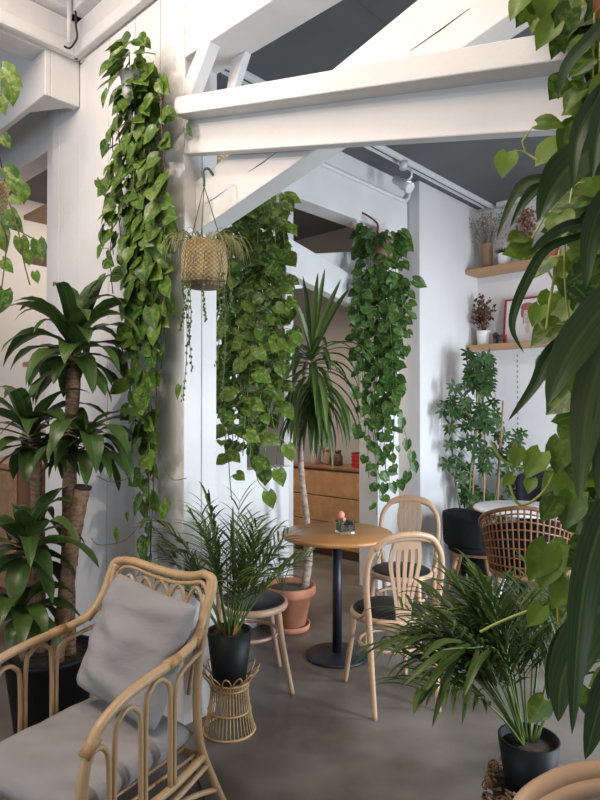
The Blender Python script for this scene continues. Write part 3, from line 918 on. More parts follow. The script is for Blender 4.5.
# ------------------------------------------------------------------ pothos at the far left edge
hp = at(-22, 195, 2.55)
r_ = thing('hanging_pothos', 'pothos in a woven pot trailing in from the left edge of the opening', 'plant', hp)
b = MB(); b.lathe(hp + V((0, 0, -.1)), [(0.07, 0), (0.10, 0.02), (0.115, 0.08), (0.12, 0.15), (0.112, 0.15)], 28); b.build('pot', WICKER, r_)
b = MB()
for k in range(3):
    a = k * 2.1
    b.tube([hp + V((0.115 * math.cos(a), 0.115 * math.sin(a), 0.05)), hp + V((0, 0, 0.55))], 0.0025, 5)
b.tube([hp + V((0, 0, .55)), V((hp.x, hp.y, 3.93))], 0.0025, 5); b.build('hanger', BLACKCABLE, r_)
sm, lm = MB(), MB()
OV = V((0.35, -1, 0.15))
for (x, y, a, s) in ((2, 68, .9, .11), (9, 82, .15, .1), (0, 96, .2, .08), (2, 135, .5, .07), (6, 215, .8, .1), (20, 238, .2, .085), (38, 240, .15, .09), (29, 250, 0, .065), (2, 260, .7, .07), (10, 210, .3, .07), (4, 290, -.2, .11), (35, 272, .2, .05), (-4, 225, .3, .12),
                     (12, 180, .6, .1), (4, 168, .9, .1), (22, 185, .1, .08)):
    lm.heart(at(x, y, 2.5), V((a, 0, -0.8)), OV + rv(.3), s, 0.8, rg.random() * .8)
for pts in ([(-20, 190), (-14, 120), (-6, 70), (2, 80), (3, 92), (-2, 98)], [(-15, 190), (-5, 180), (8, 200), (18, 230), (24, 262), (30, 285)], [(-10, 190), (-2, 215), (6, 240), (4, 270), (0, 300)], [(18, 230), (28, 236), (36, 240)]):
    sm.tube(cr([at(x, y, 2.5) for x, y in pts], 5), 0.0028, 5)
lm.heart(at(11, 197, 2.49), V((.8, 0, -.55)), OV, .055, .9, .9)
sm.build('stems', BROWNSTEM, r_); lm.build('leaves', POTHOS, r_)

# ------------------------------------------------------------------ yucca in a terracotta pot
rg = random.Random(21)
pc = V((-0.07, 4.19, 0))
r_ = thing('potted_yucca', 'tall yucca with one bare trunk in a terracotta pot behind the round table', 'plant', pc)
b = MB(); b.lathe(pc, [(0.10, 0), (0.135, 0.008), (0.142, 0.045), (0.132, 0.045), (0.12, 0.02)], 32); b.build('saucer', TERRA, r_)
b = MB(); b.lathe(pc, [(0.085, 0.015), (0.105, 0.02), (0.150, 0.235), (0.172, 0.24), (0.178, 0.255), (0.178, 0.295), (0.172, 0.303), (0.16, 0.303), (0.155, 0.265)], 36); b.build('pot', TERRA, r_)
b = MB(); b.lathe(pc, [(0.155, 0.26), (0.155, 0.27), (0.08, 0.285), (0.004, 0.29)], 24); b.build('soil', GRAVEL, r_)
YT = 4.19
tp = cr([pc + V((0.10, -0.02, 0.26)), at(308, 556, YT), at(307, 523, YT), at(302, 480, YT), at(300, 440, YT), at(302, 395, YT), at(311, 352, YT)], 10)
b = MB(); b.tube(tp, [0.0245 + (0.009 if i < 18 else 0) * math.sin(i / 18 * PI) - 0.006 * i / len(tp) + 0.0015 * math.sin(i * 2.6) for i in range(len(tp))], 12); b.build('trunk', YBARK, r_)
lm = MB()
top = at(312, 350, YT)
for (x, y, Y) in ((303, 276, 4.1), (318, 272, 4.0), (325, 268, 4.08), (341, 279, 4.15), (350, 287, 4.05), (291, 292, 4.0), (332, 300, 3.9), (296, 300, 4.3)):
    e = at(x, y, Y)
    mid = top.lerp(e, 0.5) + V((0, 0, 0.02))
    lm.ribbon(cr([top - V((0, 0, 0.04)), mid, e], 5), 0.020, V((0, -1, .3)) + rv(.4), .2, rg.random(), prof=blade)
crown(lm, top + V((0, 0, -0.02)), 26, 0.52, 0.022, (45, 5), 2.6, rg, wave=.05, lay=0.10, prof=blade, fold=.2)
crown(lm, top + V((0, 0, -0.10)), 40, 0.66, 0.023, (15, -50), 3.2, rg, wave=.05, lay=0.22, prof=blade, fold=.2)
crown(lm, top + V((0, 0, -0.24)), 26, 0.58, 0.022, (-10, -65), 3.0, rg, wave=.05, lay=0.18, prof=blade, fold=.2)
lm.build('leaves', YUCCA, r_)
# small sprig growing in the same pot
sm, lm = MB(), MB()
for (x, y) in ((272, 556), (278, 548), (284, 560), (266, 566), (290, 566), (275, 570)):
    q = at(x, y, 4.02); p0 = pc + V((-0.05, -0.05, 0.27))
    sm.tube(cr([p0, p0.lerp(q, .5) + V((0, 0, .02)), q], 4), 0.003, 5)
    for k in range(5):
        a = k * 1.26 + rg.random()
        lm.ribbon(strap_pts(q, V((math.cos(a), math.sin(a) * .8, .25)), 0.06, 1.2, 4), 0.013, V((0, -.3, 1)), .1, rg.random(), cols=3)
sm.build('sprig_stems', STEM, r_); lm.build('sprig_leaves', SCHEFF, r_)

# ------------------------------------------------------------------ umbrella plant in the corner
rg = random.Random(31)
sc0 = at(476, 560, 5.55); sc0.z = 0
r_ = thing('umbrella_plant', 'tall staked umbrella plant climbing in the corner below the shelves', 'plant', sc0)
pot(r_, sc0, 0.13, 0.16, 0.30, BLACKPOT)
b = MB()
for (x0, y0, x1, y1) in ((483, 560, 485, 418), (494, 565, 503, 401), (470, 560, 478, 370)):
    b.tube([at(x0, y0, 5.5), at(x1, y1, 5.52)], 0.008, 6)
b.build('stakes', LEGWOOD, r_)
sm, lm = MB(), MB()
for pts in ([(472, 545), (470, 480), (478, 420), (480, 360)], [(476, 545), (485, 480), (480, 430), (486, 380)], [(482, 545), (495, 500), (500, 450), (503, 430)], [(468, 545), (455, 480), (452, 440), (453, 395)]):
    q = cr([at(x, y, 5.52) for x, y in pts], 6); q[0].z = 0.28
    sm.tube(q, 0.009, 6)


def palmate(lm, c, nrm, L, n, rng):
    nrm = V(nrm).normalized()
    u = nrm.cross(V((0, 0, 1))).normalized(); w = nrm.cross(u)
    for k in range(n):
        a = 2 * PI * k / n + rng.uniform(-.2, .2)
        d = u * math.cos(a) + w * math.sin(a) + nrm * 0.1 + V((0, 0, -.25))
        lm.ribbon(strap_pts(c + d * L * .12, d, L * rng.uniform(.8, 1.1), 0.5, 4), L * 0.19, nrm, .1, rng.random(), cols=3, prof=lambda q: math.sin(PI * min(1, .12 + q * .88)) ** .7)


spots = []
for i in range(125):
    k = rg.random()
    y = 352 + 165 * k
    lo, hi = (468, 492) if y < 385 else (442, 498) if y < 430 else (440, 522) if y < 470 else (446, 512)
    x = rg.uniform(lo, hi)
    if x > 500 and y < 425: continue
    spots.append((x, y))
for (x, y) in spots:
    c = at(x, y, rg.uniform(5.28, 5.62) if y < 462 else rg.uniform(5.46, 5.66))
    s, t = st(c)
    if t < -0.40: c = W(s, -0.40 + rg.uniform(0, .1), c.z)
    palmate(lm, c, V((rg.uniform(-.5, .6), -1, rg.uniform(.1, 1.1))), rg.uniform(0.062, 0.088), rg.choice((6, 7, 8)), rg)
    sm.tube([c, c.lerp(at(476 if x < 490 else 500, y + 22, 5.52), .6)], 0.003, 4, cap=False)
sm.build('stems', STEM, r_); lm.build('leaves', SCHEFF, r_)

# ------------------------------------------------------------------ palm on the rattan stand
rg = random.Random(41)
sb = V((-0.331, 2.88, 0))
r_ = thing('plant_stand', 'hourglass rattan plant stand with scalloped rim under the potted palm', 'plant stand', sb)


def hour(z):
    k = z / 0.27
    return 0.118 - 0.033 * math.sin(min(1, k * 1.25) * PI / 2) + (0.035 * max(0, (k - .75) / .25) ** 1.5)


b = MB()
NB = 40
for k in range(NB):
    a = 2 * PI * k / NB
    b.tube([sb + V((hour(z) * math.cos(a), hour(z) * math.sin(a), z + 0.004)) for z in (0, .04, .08, .12, .16, .20, .235)], 0.0028, 5)
b.build('staves', WIRERATTAN, r_)
b = MB()
for z in (0.005, 0.10, 0.205, 0.235):
    b.tube([sb + V(((hour(z) + .003) * math.cos(a * PI / 18), (hour(z) + .003) * math.sin(a * PI / 18), z)) for a in range(36)], 0.006 if z < .05 else .0045, 6, closed=True)
b.build('hoops', WIRERATTAN, r_)
b = MB()
for k in range(14):
    a0, a1 = 2 * PI * k / 14, 2 * PI * (k + 1) / 14
    pts = []
    for j in range(9):
        u = j / 8; a = a0 + (a1 - a0) * u
        z = 0.235 + 0.055 * math.sin(u * PI); rr = hour(0.235) + 0.045 * math.sin(u * PI)
        pts.append(sb + V((rr * math.cos(a), rr * math.sin(a), z)))
    b.tube(pts, 0.0034, 5)
b.build('scalloped_rim', WIRERATTAN, r_)
b = MB(); b.lathe(sb + V((0, 0, 0.215)), [(0.085, 0), (0.085, 0.012)], 24); b.build('tray', WIRERATTAN, r_)

pc = sb + V((0, 0, 0.23))
r_ = thing('potted_palm', 'bushy palm in a black pot standing on the rattan plant stand', 'plant', pc)
pot(r_, pc, 0.078, 0.105, 0.235, BLACKPOT, rim=0.0, lip=0.005, soil=0.02)
sm, lm = MB(), MB()
palm(sm, lm, pc + V((0, 0, 0.2)), 30, 0.60, 0.035, rg, 0.0055, 0.17, (89, 60), 1.05, pairs=11, azs=[PI * 1.75, PI * .05, PI * 1.35, PI * 1.1, PI * 1.55, PI * .95, PI * .3, PI * 1.85])
sm.off_wall().build('stalks', STEM, r_); lm.off_wall().build('leaflets', PALM, r_)
b = MB()
for a in (0.5, 2.6, 4.2, 5.4):
    q = pc + V((0.03 * math.cos(a), 0.03 * math.sin(a), 0.2))
    b.ribbon(strap_pts(q, V((math.cos(a) * .4, math.sin(a) * .4, 1)), 0.10, .6, 5), 0.013, V((math.cos(a), math.sin(a), .2)), .2, rg.random(), cols=3)
b.build('dry_sheaths', mat('dry_sheath', (.36, .18, .05), .7), r_)

# ------------------------------------------------------------------ palm at lower right
rg = random.Random(52)
pc = at(529, 785, 2.12); pc.z = 0.20
r_ = thing('curly_wood_basket', 'low basket of curly brown twigs under the palm at lower right', 'basket', V((pc.x, pc.y, 0)))
b = MB()
base = V((pc.x, pc.y, 0))
for i in range(420):
    a = rg.uniform(0, 2 * PI); z = rg.uniform(0.0, 0.225)
    rr = 0.125 + 0.02 * math.sin(z / .225 * PI)
    c = base + V((rr * math.cos(a), rr * math.sin(a), z + .012))
    ax1 = V((-math.sin(a), math.cos(a), rg.uniform(-.8, .8))).normalized(); ax2 = V((math.cos(a), math.sin(a), rg.uniform(-.5, .8))).normalized()
    q = rg.uniform(.008, .017)
    b.tube([c + ax1 * q * math.cos(k) * (1 + k * .06) + ax2 * q * math.sin(k) for k in [j * .7 for j in range(8)]], 0.003, 4, rnd=.5)
b.build('twigs', CURLY, r_)
b = MB(); b.lathe(base, [(0.115, 0.0), (0.12, 0.02), (0.12, 0.20), (0.115, 0.20), (0.11, 0.195)], 24); b.build('basket_core', mat('dark_basket', (.05, .03, .015), .9), r_)
r_ = thing('potted_palm', 'palm in a black pot with long arching fronds at lower right', 'plant', pc)
pot(r_, pc, 0.080, 0.102, 0.17, BLACKPOT, rim=0.0, lip=0.005, soil=0.03)
sm, lm = MB(), MB()
azs = [PI * .97, PI * .85, PI * .6, PI * .4, PI * 1.08, PI * .1, PI * .75, PI * 1.0, PI * .9]
palm(sm, lm, pc + V((0, 0, 0.14)), 32, 0.61, 0.035, rg, 0.0072, 0.20, (86, 54), 1.25, azs=azs, pairs=14, tone=(0, .7))
# the low, wide-leafed frond reaching out over the floor
q = cr([pc + V((-.02, -.02, .18)), at(500, 655, 2.05), at(470, 648, 1.98), at(440, 650, 1.92)], 6); sm.tube(q, .003, 5)
for (x0, y0, x1, y1) in ((470, 645, 403, 686), (465, 650, 415, 706), (460, 652, 414, 714), (458, 655, 432, 728), (478, 650, 462, 725), (490, 650, 462, 700), (462, 642, 420, 660)):
    a, e = at(x0, y0, 1.98), at(x1, y1, 1.88)
    lm.ribbon(cr([a, a.lerp(e, .5) + V((0, 0, .025)), e], 5), 0.0125, V((0, -.5, 1)), .15, rg.uniform(.2, .9), prof=blade)
sm.build('stalks', STEM, r_); lm.build('leaflets', PALM, r_)

# ------------------------------------------------------------------ foreground pothos at right
rg = random.Random(61)
hp = W(-0.02, 1.95, 2.42); 
r_ = thing('hanging_pothos', 'bright pothos cascading down the right edge beside the end of the brace', 'plant', hp)
b = MB(); b.lathe(hp + V((.0, 0, 0.0)), [(0.07, 0), (0.10, 0.02), (0.115, 0.13), (0.12, 0.13), (0.12, 0.145), (0.11, 0.145)], 28); b.build('pot', TERRA, r_)
b = MB()
for k in range(3):
    a = k * 2.1
    b.tube([hp + V((0.115 * math.cos(a), 0.115 * math.sin(a), 0.14)), hp + V((0, 0, .5))], 0.003, 5)
b.tube([hp + V((0, 0, .5)), V((hp.x, hp.y, 3.57))], .003, 5)
b.build('hanger', BLACKCABLE, r_)
sm, lm = MB(), MB()
CV2 = V((-.35, -1, .2))
YR = 1.62
for i in range(24):
    px = rg.uniform(566, 634)
    Y = rg.uniform(1.5, 1.72)
    y0 = rg.uniform(-20, 120) if px > 580 else rg.uniform(100, 220)
    y1 = rg.uniform(300, 720) if px > 580 else rg.uniform(330, 440)
    pothos_vine(sm, lm, at(px, y0, Y), at(px, y1, Y).z, CV2, 0.088, 0.062, 0.02, 0.05, rg)
for i in range(46):
    px, py = rg.uniform(520, 605), rg.uniform(-12, 60)
    if py > 62 - (605 - px) * .75: continue
    lm.heart(at(px, py, rg.uniform(1.5, 1.65)), V((rg.uniform(-.8, .4), -.1, -1)), CV2 + rv(.5), 0.085, .85, rg.random())
for (px, y0, y1) in ((545, 215, 262), (552, 225, 285), (528, 135, 165)):
    pothos_vine(sm, lm, at(px, y0, 1.6), at(px, y1, 1.6).z, CV2, 0.075, 0.06, 0.02, 0.045, rg, tone=(.3, 1))
for pts in ([(560, 470), (535, 470), (505, 462), (490, 440)], [(560, 455), (545, 490), (520, 505), (508, 480)], [(560, 460), (548, 455), (535, 462), (530, 480)], [(575, 595), (560, 625), (558, 600)], [(530, 610), (500, 622), (480, 632)], [(560, 250), (550, 300), (545, 330), (534, 310)]):
    q = cr([at(x, y, 1.52) for x, y in pts], 6); sm.tube(q, 0.0035, 6)
for (x, y, dx, s, tn) in ((518, 448, -.2, .05, 1), (541, 452, -.6, .075, 1), (532, 478, -.3, .04, 1), (512, 475, -.8, .035, 1), (540, 306, -.4, .055, .9), (550, 556, -.3, .085, 1), (567, 580, -.5, .08, 1), (541, 606, -.6, .06, 1), (548, 545, -.5, .10, .7), (585, 590, .1, .12, .9),
                          (562, 440, -.2, .085, .5), (578, 445, -.1, .10, .4), (574, 495, -.3, .09, .5), (556, 498, -.6, .07, .3), (590, 540, .2, .10, .3), (584, 365, -.3, .09, .5), (572, 640, -.3, .08, .4), (545, 700, -.7, .07, .4), (592, 690, .1, .09, .2)):
    lm.heart(at(x, y, 1.48), V((dx, -.1, -.9)), CV2 + rv(.35), s, .9, tn)
sm.build('stems', PALESTEM, r_); lm.build('leaves', NEARPOTHOS, r_)

# ------------------------------------------------------------------ foreground corn plant at right
pc = V((0.97, 1.36, 0))
r_ = thing('corn_plant', 'big dark corn plant with broad hanging leaves at the right edge', 'plant', pc)
pot(r_, pc, 0.13, 0.16, 0.30, BLACKPOT)
b = MB(); b.tube(cr([pc + V((0, 0, .25)), pc + V((-.02, 0, 1.0)), pc + V((-.05, -.02, 1.6)), pc + V((-.08, -.04, 2.0))], 8), 0.03, 12); b.build('cane', BARK, r_)
lm = MB()
big = [  # (pixel path, depth start, depth end, half width, tone)
    ([(650, 262), (610, 300), (578, 340), (560, 372), (547, 405)], 1.25, 1.05, .036, .6),
    ([(650, 300), (612, 338), (592, 390), (583, 440), (578, 500)], 1.20, 1.0, .034, 1.0),
    ([(660, 450), (615, 500), (590, 560), (578, 640), (572, 735)], 1.22, 1.08, .030, .1),
    ([(650, 570), (606, 602), (580, 640), (562, 680), (558, 722)], 1.3, 1.2, .042, .15),
    ([(640, 600), (600, 622), (572, 640), (556, 668), (548, 700)], 1.32, 1.22, .034, .05),
    ([(640, 128), (602, 145), (572, 165), (552, 190), (538, 222)], 1.25, 1.1, .040, .25),
    ([(640, 150), (600, 164), (560, 176), (530, 195), (510, 228)], 1.3, 1.15, .018, .05),
    ([(640, 165), (595, 172), (555, 178), (528, 182), (512, 200), (496, 240)], 1.25, 1.1, .013, 1.0),
    ([(640, 205), (600, 222), (570, 226), (545, 240), (528, 256)], 1.25, 1.12, .014, .05),
    ([(620, 222), (580, 236), (546, 250), (526, 282), (514, 312), (513, 332), (524, 353)], 1.2, 1.15, .010, .05),
    ([(640, 300), (585, 332), (552, 352), (534, 386), (508, 421)], 1.2, 1.1, .015, .05),
    ([(640, 60), (610, 85), (585, 118), (575, 150), (573, 190)], 1.2, 1.05, .017, .1),
    ([(620, 0), (598, 30), (575, 55), (563, 75), (558, 100)], 1.25, 1.1, .014, .2),
    ([(640, 40), (612, 90), (598, 130), (592, 180)], 1.2, 1.05, .020, .1),
    ([(640, 170), (606, 200), (590, 240), (586, 290)], 1.25, 1.1, .022, .25),
    ([(640, 640), (606, 690), (585, 760)], 1.35, 1.25, .030, .1),
    ([(650, 330), (622, 380), (606, 430), (598, 500)], 1.18, 1.0, .030, .35),
]
for pts, ya, yb, w, tn in big:
    if w < .005: continue
    n = len(pts)
    q = cr([at(x, y, ya + (yb - ya) * i / (n - 1)) for i, (x, y) in enumerate(pts)], 6)
    lm.ribbon(q, w, V((-.25, -1, .35)), .12, tn, wave=.12, cols=7)
lm.build('leaves', BIGDRAC, r_)

# ================================================================== FURNITURE
# ------------------------------------------------------------------ bentwood chairs
def make_bentwood(label):
    t = thing('bentwood_chair', label, 'chair', (0, 0, 0), 0, 'bentwood chairs')
    b = MB()
    b.lathe((0, 0, 0.425), [(0.185, 0), (0.20, 0.006), (0.205, 0.02), (0.20, 0.036), (0.188, 0.040)], 40)
    b.build('seat_ring', BEECH, t, local=True)
    b = MB(); b.lathe((0, 0, 0.455), [(0.187, 0), (0.188, 0.012), (0.17, 0.022), (0.10, 0.028), (0.004, 0.030)], 36)
    o = b.build('seat_pad', BLACKSEAT, t, local=True); o['label'] = 'black upholstered seat pad'
    hoop = []
    half = [(0.168, -0.235, 0.0), (0.172, -0.20, 0.25), (0.178, -0.185, 0.45), (0.192, -0.192, 0.58), (0.200, -0.205, 0.70), (0.188, -0.222, 0.80), (0.14, -0.238, 0.868), (0.07, -0.246, 0.892)]
    pts = cr(half + [(0, -0.248, 0.897)] + [(-x, y, z) for x, y, z in reversed(half)], 7)
    b = MB(); b.tube(pts, [0.0135 + 0.003 * min(1, p.z / .5) for p in pts], 10); bh = b.build('back_hoop', BEECH, t, local=True)
    cap = cr([(0.168, -0.258, 0.835), (0.125, -0.272, 0.885), (0.06, -0.28, 0.907), (0, -0.282, 0.911), (-0.06, -0.28, 0.907), (-0.125, -0.272, 0.885), (-0.168, -0.258, 0.835)], 6)
    cap = [p + V((0, .020, .004)) for p in cap]
    b = MB(); b.tube(cap, [0.010] + [0.0165] * (len(cap) - 2) + [0.010], 10); b.build('head_rail', BEECH, bh, local=True)
    b = MB()
    for k in range(-2, 3):   # fan splat: five slats joined at foot and head
        x0, x1, x2, x3 = k * 0.014, k * 0.022, k * 0.038, k * 0.030
        pts = cr([(x0, -0.188, 0.455), (x1, -0.195, 0.58), (x2, -0.214, 0.76), (x3, -0.236, 0.885)], 6)
        b.ribbon([V(p) for p in pts], 0.0105, V((0, 1, 0.1)), 0.0, .5, prof=lambda u: 0.68 + 0.45 * u, cols=3)
    b.ribbon([V((0, -.189, .455)), V((0, -.191, .49)), V((0, -.1925, .52))], 0.040, V((0, 1, .1)), 0, .5, prof=lambda u: 1, cols=5)
    b.ribbon([V((0, -.229, .835)), V((0, -.234, .86)), V((0, -.239, .893))], 0.076, V((0, 1, .1)), 0, .5, prof=lambda u: 1 - .15 * u, cols=5)
    o = b.build('splat', BEECH, t, local=True, smooth=False)
    sd = o.modifiers.new('thick', 'SOLIDIFY'); sd.thickness = 0.009; sd.offset = 0
    for s in (-1, 1):
        b = MB(); b.tube(cr([(s * 0.145, 0.125, 0.43), (s * 0.158, 0.15, 0.25), (s * 0.178, 0.195, 0.0)], 8), [0.019 - 0.006 * i / 16 for i in range(17)], 10); b.build('leg', BEECH, t, local=True)
        b = MB(); b.tube(cr([(s * 0.186, -0.187, 0.56), (s * 0.197, -0.165, 0.50), (s * 0.195, -0.08, 0.455)], 5), 0.010, 8); b.build('hip_brace', BEECH, t, local=True)
    b = MB(); b.tube([V((0.158 * math.cos(a), 0.158 * math.sin(a) - .01, 0.29)) for a in [k * PI / 20 for k in range(40)]], 0.0095, 8, closed=True); b.build('leg_hoop', BEECH, t, local=True)
    return t


ch = make_bentwood('bentwood chair with its back to us, nearest the right of the round table')
ch.scale = (1, 1, 0.97)
fd = V((-0.24, 0.97)).normalized()
ch.location = (0.468, 3.235, 0); ch.rotation_euler = (0, 0, yaw_for(fd))
dup(ch, (0.66, 4.00, 0), yaw_for((-0.42, -0.9)), 'bentwood chair behind the round table facing us, in front of the white post')
dup(ch, (-0.27, 3.365, 0), yaw_for((0.975, 0.22)), 'bentwood chair half hidden by the palm, left of the round table')
dup(ch, (0.548, 0.785, 0), yaw_for((0.25, -0.97)), 'bentwood chair cut off at the lower right corner, only its back rail showing')

# ------------------------------------------------------------------ round table
tc = V((0.226, 3.73, 0))
t = thing('round_table', 'round oak cafe table on a black iron pedestal in the middle of the room', 'table', tc)
b = MB(); b.lathe(tc + V((0, 0, 0.722)), [(0.325, 0), (0.337, 0.004), (0.34, 0.013), (0.338, 0.024), (0.332, 0.028)], 64); b.build('tabletop', OAK, t)
b = MB(); b.lathe(tc, [(0.029, 0.018), (0.029, 0.70)], 20); b.build('pole', BLACKMET, t)
b = MB(); b.lathe(tc, [(0.18, 0), (0.19, 0.004), (0.19, 0.012), (0.17, 0.02), (0.035, 0.028)], 48); b.build('base', BLACKMET, t)
b = MB(); b.lathe(tc + V((0, 0, .70)), [(0.03, 0), (0.12, 0.015), (0.12, 0.0215)], 24); b.build('mount_plate', BLACKMET, t)
for a in (0.6, 2.2, 3.9, 5.3):
    b = MB(); b.lathe(tc + V((0.165 * math.cos(a), 0.165 * math.sin(a), 0)), [(0.012, 0), (0.012, 0.006)], 10); b.build('foot', BLACKMET, t)

# little glass cube with cacti
gc = at(345, 523, 3.70); gc.z = 0.7505
g_ = thing('cactus_glass', 'square glass of gravel with a coral cactus and a succulent on the round table', 'planter', gc)
b = MB(); b.box(gc + V((0, 0, 0.035)), (0.084, 0.070, 0.042), 0.3); b.build('gravel', GRAVEL, g_, smooth=False)
b = MB()
hw, hd = .047, .040
for z0, z1, k in ((0, .078, 0),):
    rot = Matrix.Rotation(.3, 4, 'Z')
    o_ = [rot @ V((x * hw, y * hd, 0)) for x, y in ((-1, -1), (1, -1), (1, 1), (-1, 1))]
    i_ = [rot @ V((x * (hw - .003), y * (hd - .003), 0)) for x, y in ((-1, -1), (1, -1), (1, 1), (-1, 1))]
    up = V((0, 0, .078))
    vs = [gc + p for p in o_] + [gc + p + up for p in o_] + [gc + p + up for p in i_]
    fs = [(3, 2, 1, 0)] + [(i, (i + 1) % 4, (i + 1) % 4 + 4, i + 4) for i in range(4)] + [(i + 4, (i + 1) % 4 + 4, (i + 1) % 4 + 8, i + 8) for i in range(4)]
    b.add(vs, fs)
b.build('glass', glass, g_, smooth=False)
b = MB(); q = gc + V((-0.022, -.006, 0.055)); b.tube([q, q + V((0, 0, .03))], 0.012, 10); b.build('cactus_stem', mat('cactus_green', (.1, .17, .06), .6), g_)
b = MB(); b.ball(q + V((-.004, 0, .055)), .024, 12, 8, (1, .9, 1.05)); b.ball(q + V((.012, -.012, .03)), .014, 10, 6); b.build('coral_head', PINKCACT, g_)
lm = MB(); q = gc + V((0.022, 0, 0.055))
for k in range(14):
    a = k * 2.4; e = .3 + .07 * k
    lm.ribbon(strap_pts(q, V((math.cos(a), math.sin(a), e)), .045, .1, 4), .008, V((0, 0, 1)), .3, rg.random(), cols=3)
lm.build('succulent', SUCC, g_)

# ------------------------------------------------------------------ wooden cabinet at the back
CS, CT0, CT1 = 3.0, -2.21, -1.02
def cabinet():
    t = thing('drawer_cabinet', 'brown wooden drawer cabinet standing behind the yucca and the rear post', 'cabinet', W(CS + .2, -1.6, 0))
    b = MB(); b.stbox(CS + 0.012, CS + 0.42, CT0, CT1, 0.09, 0.885); b.stbox(CS + .06, CS + .40, CT0 + .04, CT1 - .04, 0.0, .09); b.build('carcass', CABDARK, t, smooth=False, bevel=.003)
    b = MB(); b.stbox(CS - 0.02, CS + 0.43, CT0 - 0.01, CT1 + .01, 0.885, 0.91); b.build('top', CABDARK, t, smooth=False, bevel=.004)
    b = MB(); b.stbox(CS - 0.004, CS + .012, CT0, CT0 + 0.06, 0.09, 0.885); b.build('side_stile', CABDARK, t, smooth=False, bevel=.002)
    for z0, z1 in ((0.10, 0.345), (0.355, 0.605), (0.615, 0.87)):
        b = MB(); b.stbox(CS - 0.008, CS + 0.011, CT0 + 0.07, CT1 - .01, z0, z1)
        b.build('drawer', CABWOOD, t, smooth=False, bevel=.004)
cabinet()
def small_on_cab(name, label, cat, px, prof, m_, dpt=.18, n=20):
    # stands on the cabinet top at the column px
    c = None
    best = 9
    for k in range(400):
        tt = -2.2 + k * .0032
        p = W(CS + dpt, tt, .911)
        x = 300 + F * p.x / p.y
        if abs(x - px) < best: best, c = abs(x - px), p
    b = MB(); b.lathe(c, prof, n)
    return tag(b.build(name, m_), label, cat), c
_, c = small_on_cab('glass_jar', 'dark squat jar on the cabinet left of the red crate', 'jar', 338, [(.035, 0), (.05, .01), (.05, .10), (.03, .12), (.03, .14), (.034, .14), (.034, .16)], JAR)
small_on_cab('spice_jar', 'small brown jar behind the hanging yucca leaves on the cabinet', 'jar', 328, [(.03, 0), (.035, .01), (.035, .13), (.024, .15), (.028, .15), (.028, .175)], BROWNVASE)
small_on_cab('cream_canister', 'pale cream canister on the cabinet beside the yucca trunk', 'canister', 316, [(.05, 0), (.055, .006), (.055, .20), (.05, .21), (.02, .215)], CREAM)
p = W(CS + .2, -1.345, .911)
t = thing('red_crate', 'small red lacquered crate on the cabinet beside the rear post', 'crate', p)
b = MB(); b.box(p + V((0, 0, .075)), (.19, .16, .15), YAW); b.build('box', RED, t, smooth=False, bevel=.005)
b = MB()
for z in (.03, .07, .11, .145):
    b.box(p + V((0, 0, z)) - A * .0, (.196, .166, .010), YAW)
b.build('bands', mat('dark_red', (.22, .012, .012), .5), t, smooth=False, bevel=.002)

# ------------------------------------------------------------------ white round table + chairs at the right
tc = V((1.72, 4.72, 0))
t = thing('side_table', 'round white-topped table behind the woven rattan chair', 'table', tc)
b = MB(); b.lathe(tc + V((0, 0, 0.715)), [(0.345, 0), (0.365, 0.004), (0.37, 0.014), (0.365, 0.026), (0.355, 0.029)], 56); b.build('tabletop', MARBLE, t)
b = MB(); b.lathe(tc, [(0.03, 0.015), (0.03, 0.715)], 16); b.build('pole', BLACKMET, t)
b = MB(); b.lathe(tc, [(0.20, 0), (0.20, 0.012), (0.035, 0.025)], 32); b.build('base', BLACKMET, t)

# woven rattan tub chair, its back towards us
rc = V((1.515, 4.08, 0))
fdir = V((0.40, 0.92, 0)).normalized()
t = thing('rattan_tub_chair', 'brown open-weave rattan tub chair turned to the white table', 'chair', rc, yaw_for(fdir))
def shell(a, k):   # a: -1..1 round the back (0 = rear), k: 0 seat .. 1 rim
    th = a * 1.95
    rr = 0.235 + 0.06 * k
    zt = 0.885 - 0.24 * abs(a) ** 1.6
    z = 0.44 + (zt - 0.44) * k
    return V((rr * math.sin(th) * 1.02, -rr * math.cos(th), z))
b = MB()
for i in range(-15, 16):
    b.tube([shell(i / 15, k / 6) for k in range(7)], 0.0065, 6)
for k in (0.12, .26, .40, .54, .68, .80, .91):
    b.tube([shell(i / 20, k) for i in range(-20, 21)], 0.006, 6)
b.build('woven_back', DARKRATTAN, t, local=True)
b = MB(); b.tube([shell(i / 24, 1.0) for i in range(-24, 25)], 0.014, 8); b.build('rim', DARKRATTAN, t, local=True)
b = MB()
for q0 in range(-10, 10):
    p4 = [shell(a_ / 13, k_) * 1.0 for a_, k_ in ((q0, .10), (q0 + 1, .10), (q0 + 1, .80), (q0, .80))]
    inn = [V((p.x * .86, p.y * .86, p.z)) for p in p4]; out_ = [V((p.x * .95, p.y * .95, p.z)) for p in p4]
    b.add(inn + out_, [(0, 1, 2, 3), (7, 6, 5, 4), (0, 4, 5, 1), (3, 2, 6, 7)] + ([(0, 3, 7, 4)] if q0 == -10 else []) + ([(1, 5, 6, 2)] if q0 == 9 else []))
b.build('back_pad', BLACKFAB, t, local=True)
b = MB(); b.lathe((0, 0, 0.40), [(0.22, 0), (0.245, .01), (0.25, .035), (.235, .045)], 32); b.build('seat_frame', DARKRATTAN, t, local=True)
b = MB(); b.lathe((0, 0, 0.445), [(0.215, 0), (0.222, .02), (0.21, .05), (.1, .06), (.004, .06)], 32); b.build('seat_cushion', BLACKFAB, t, local=True)
for sx, sy in ((-1, -1), (1, -1), (1, 1), (-1, 1)):
    b = MB(); b.tube([V((sx * .15, sy * .15, .405)), V((sx * .20, sy * .20, 0))], [.013, .010], 8); o = b.build('leg', CONDUIT, t, local=True)

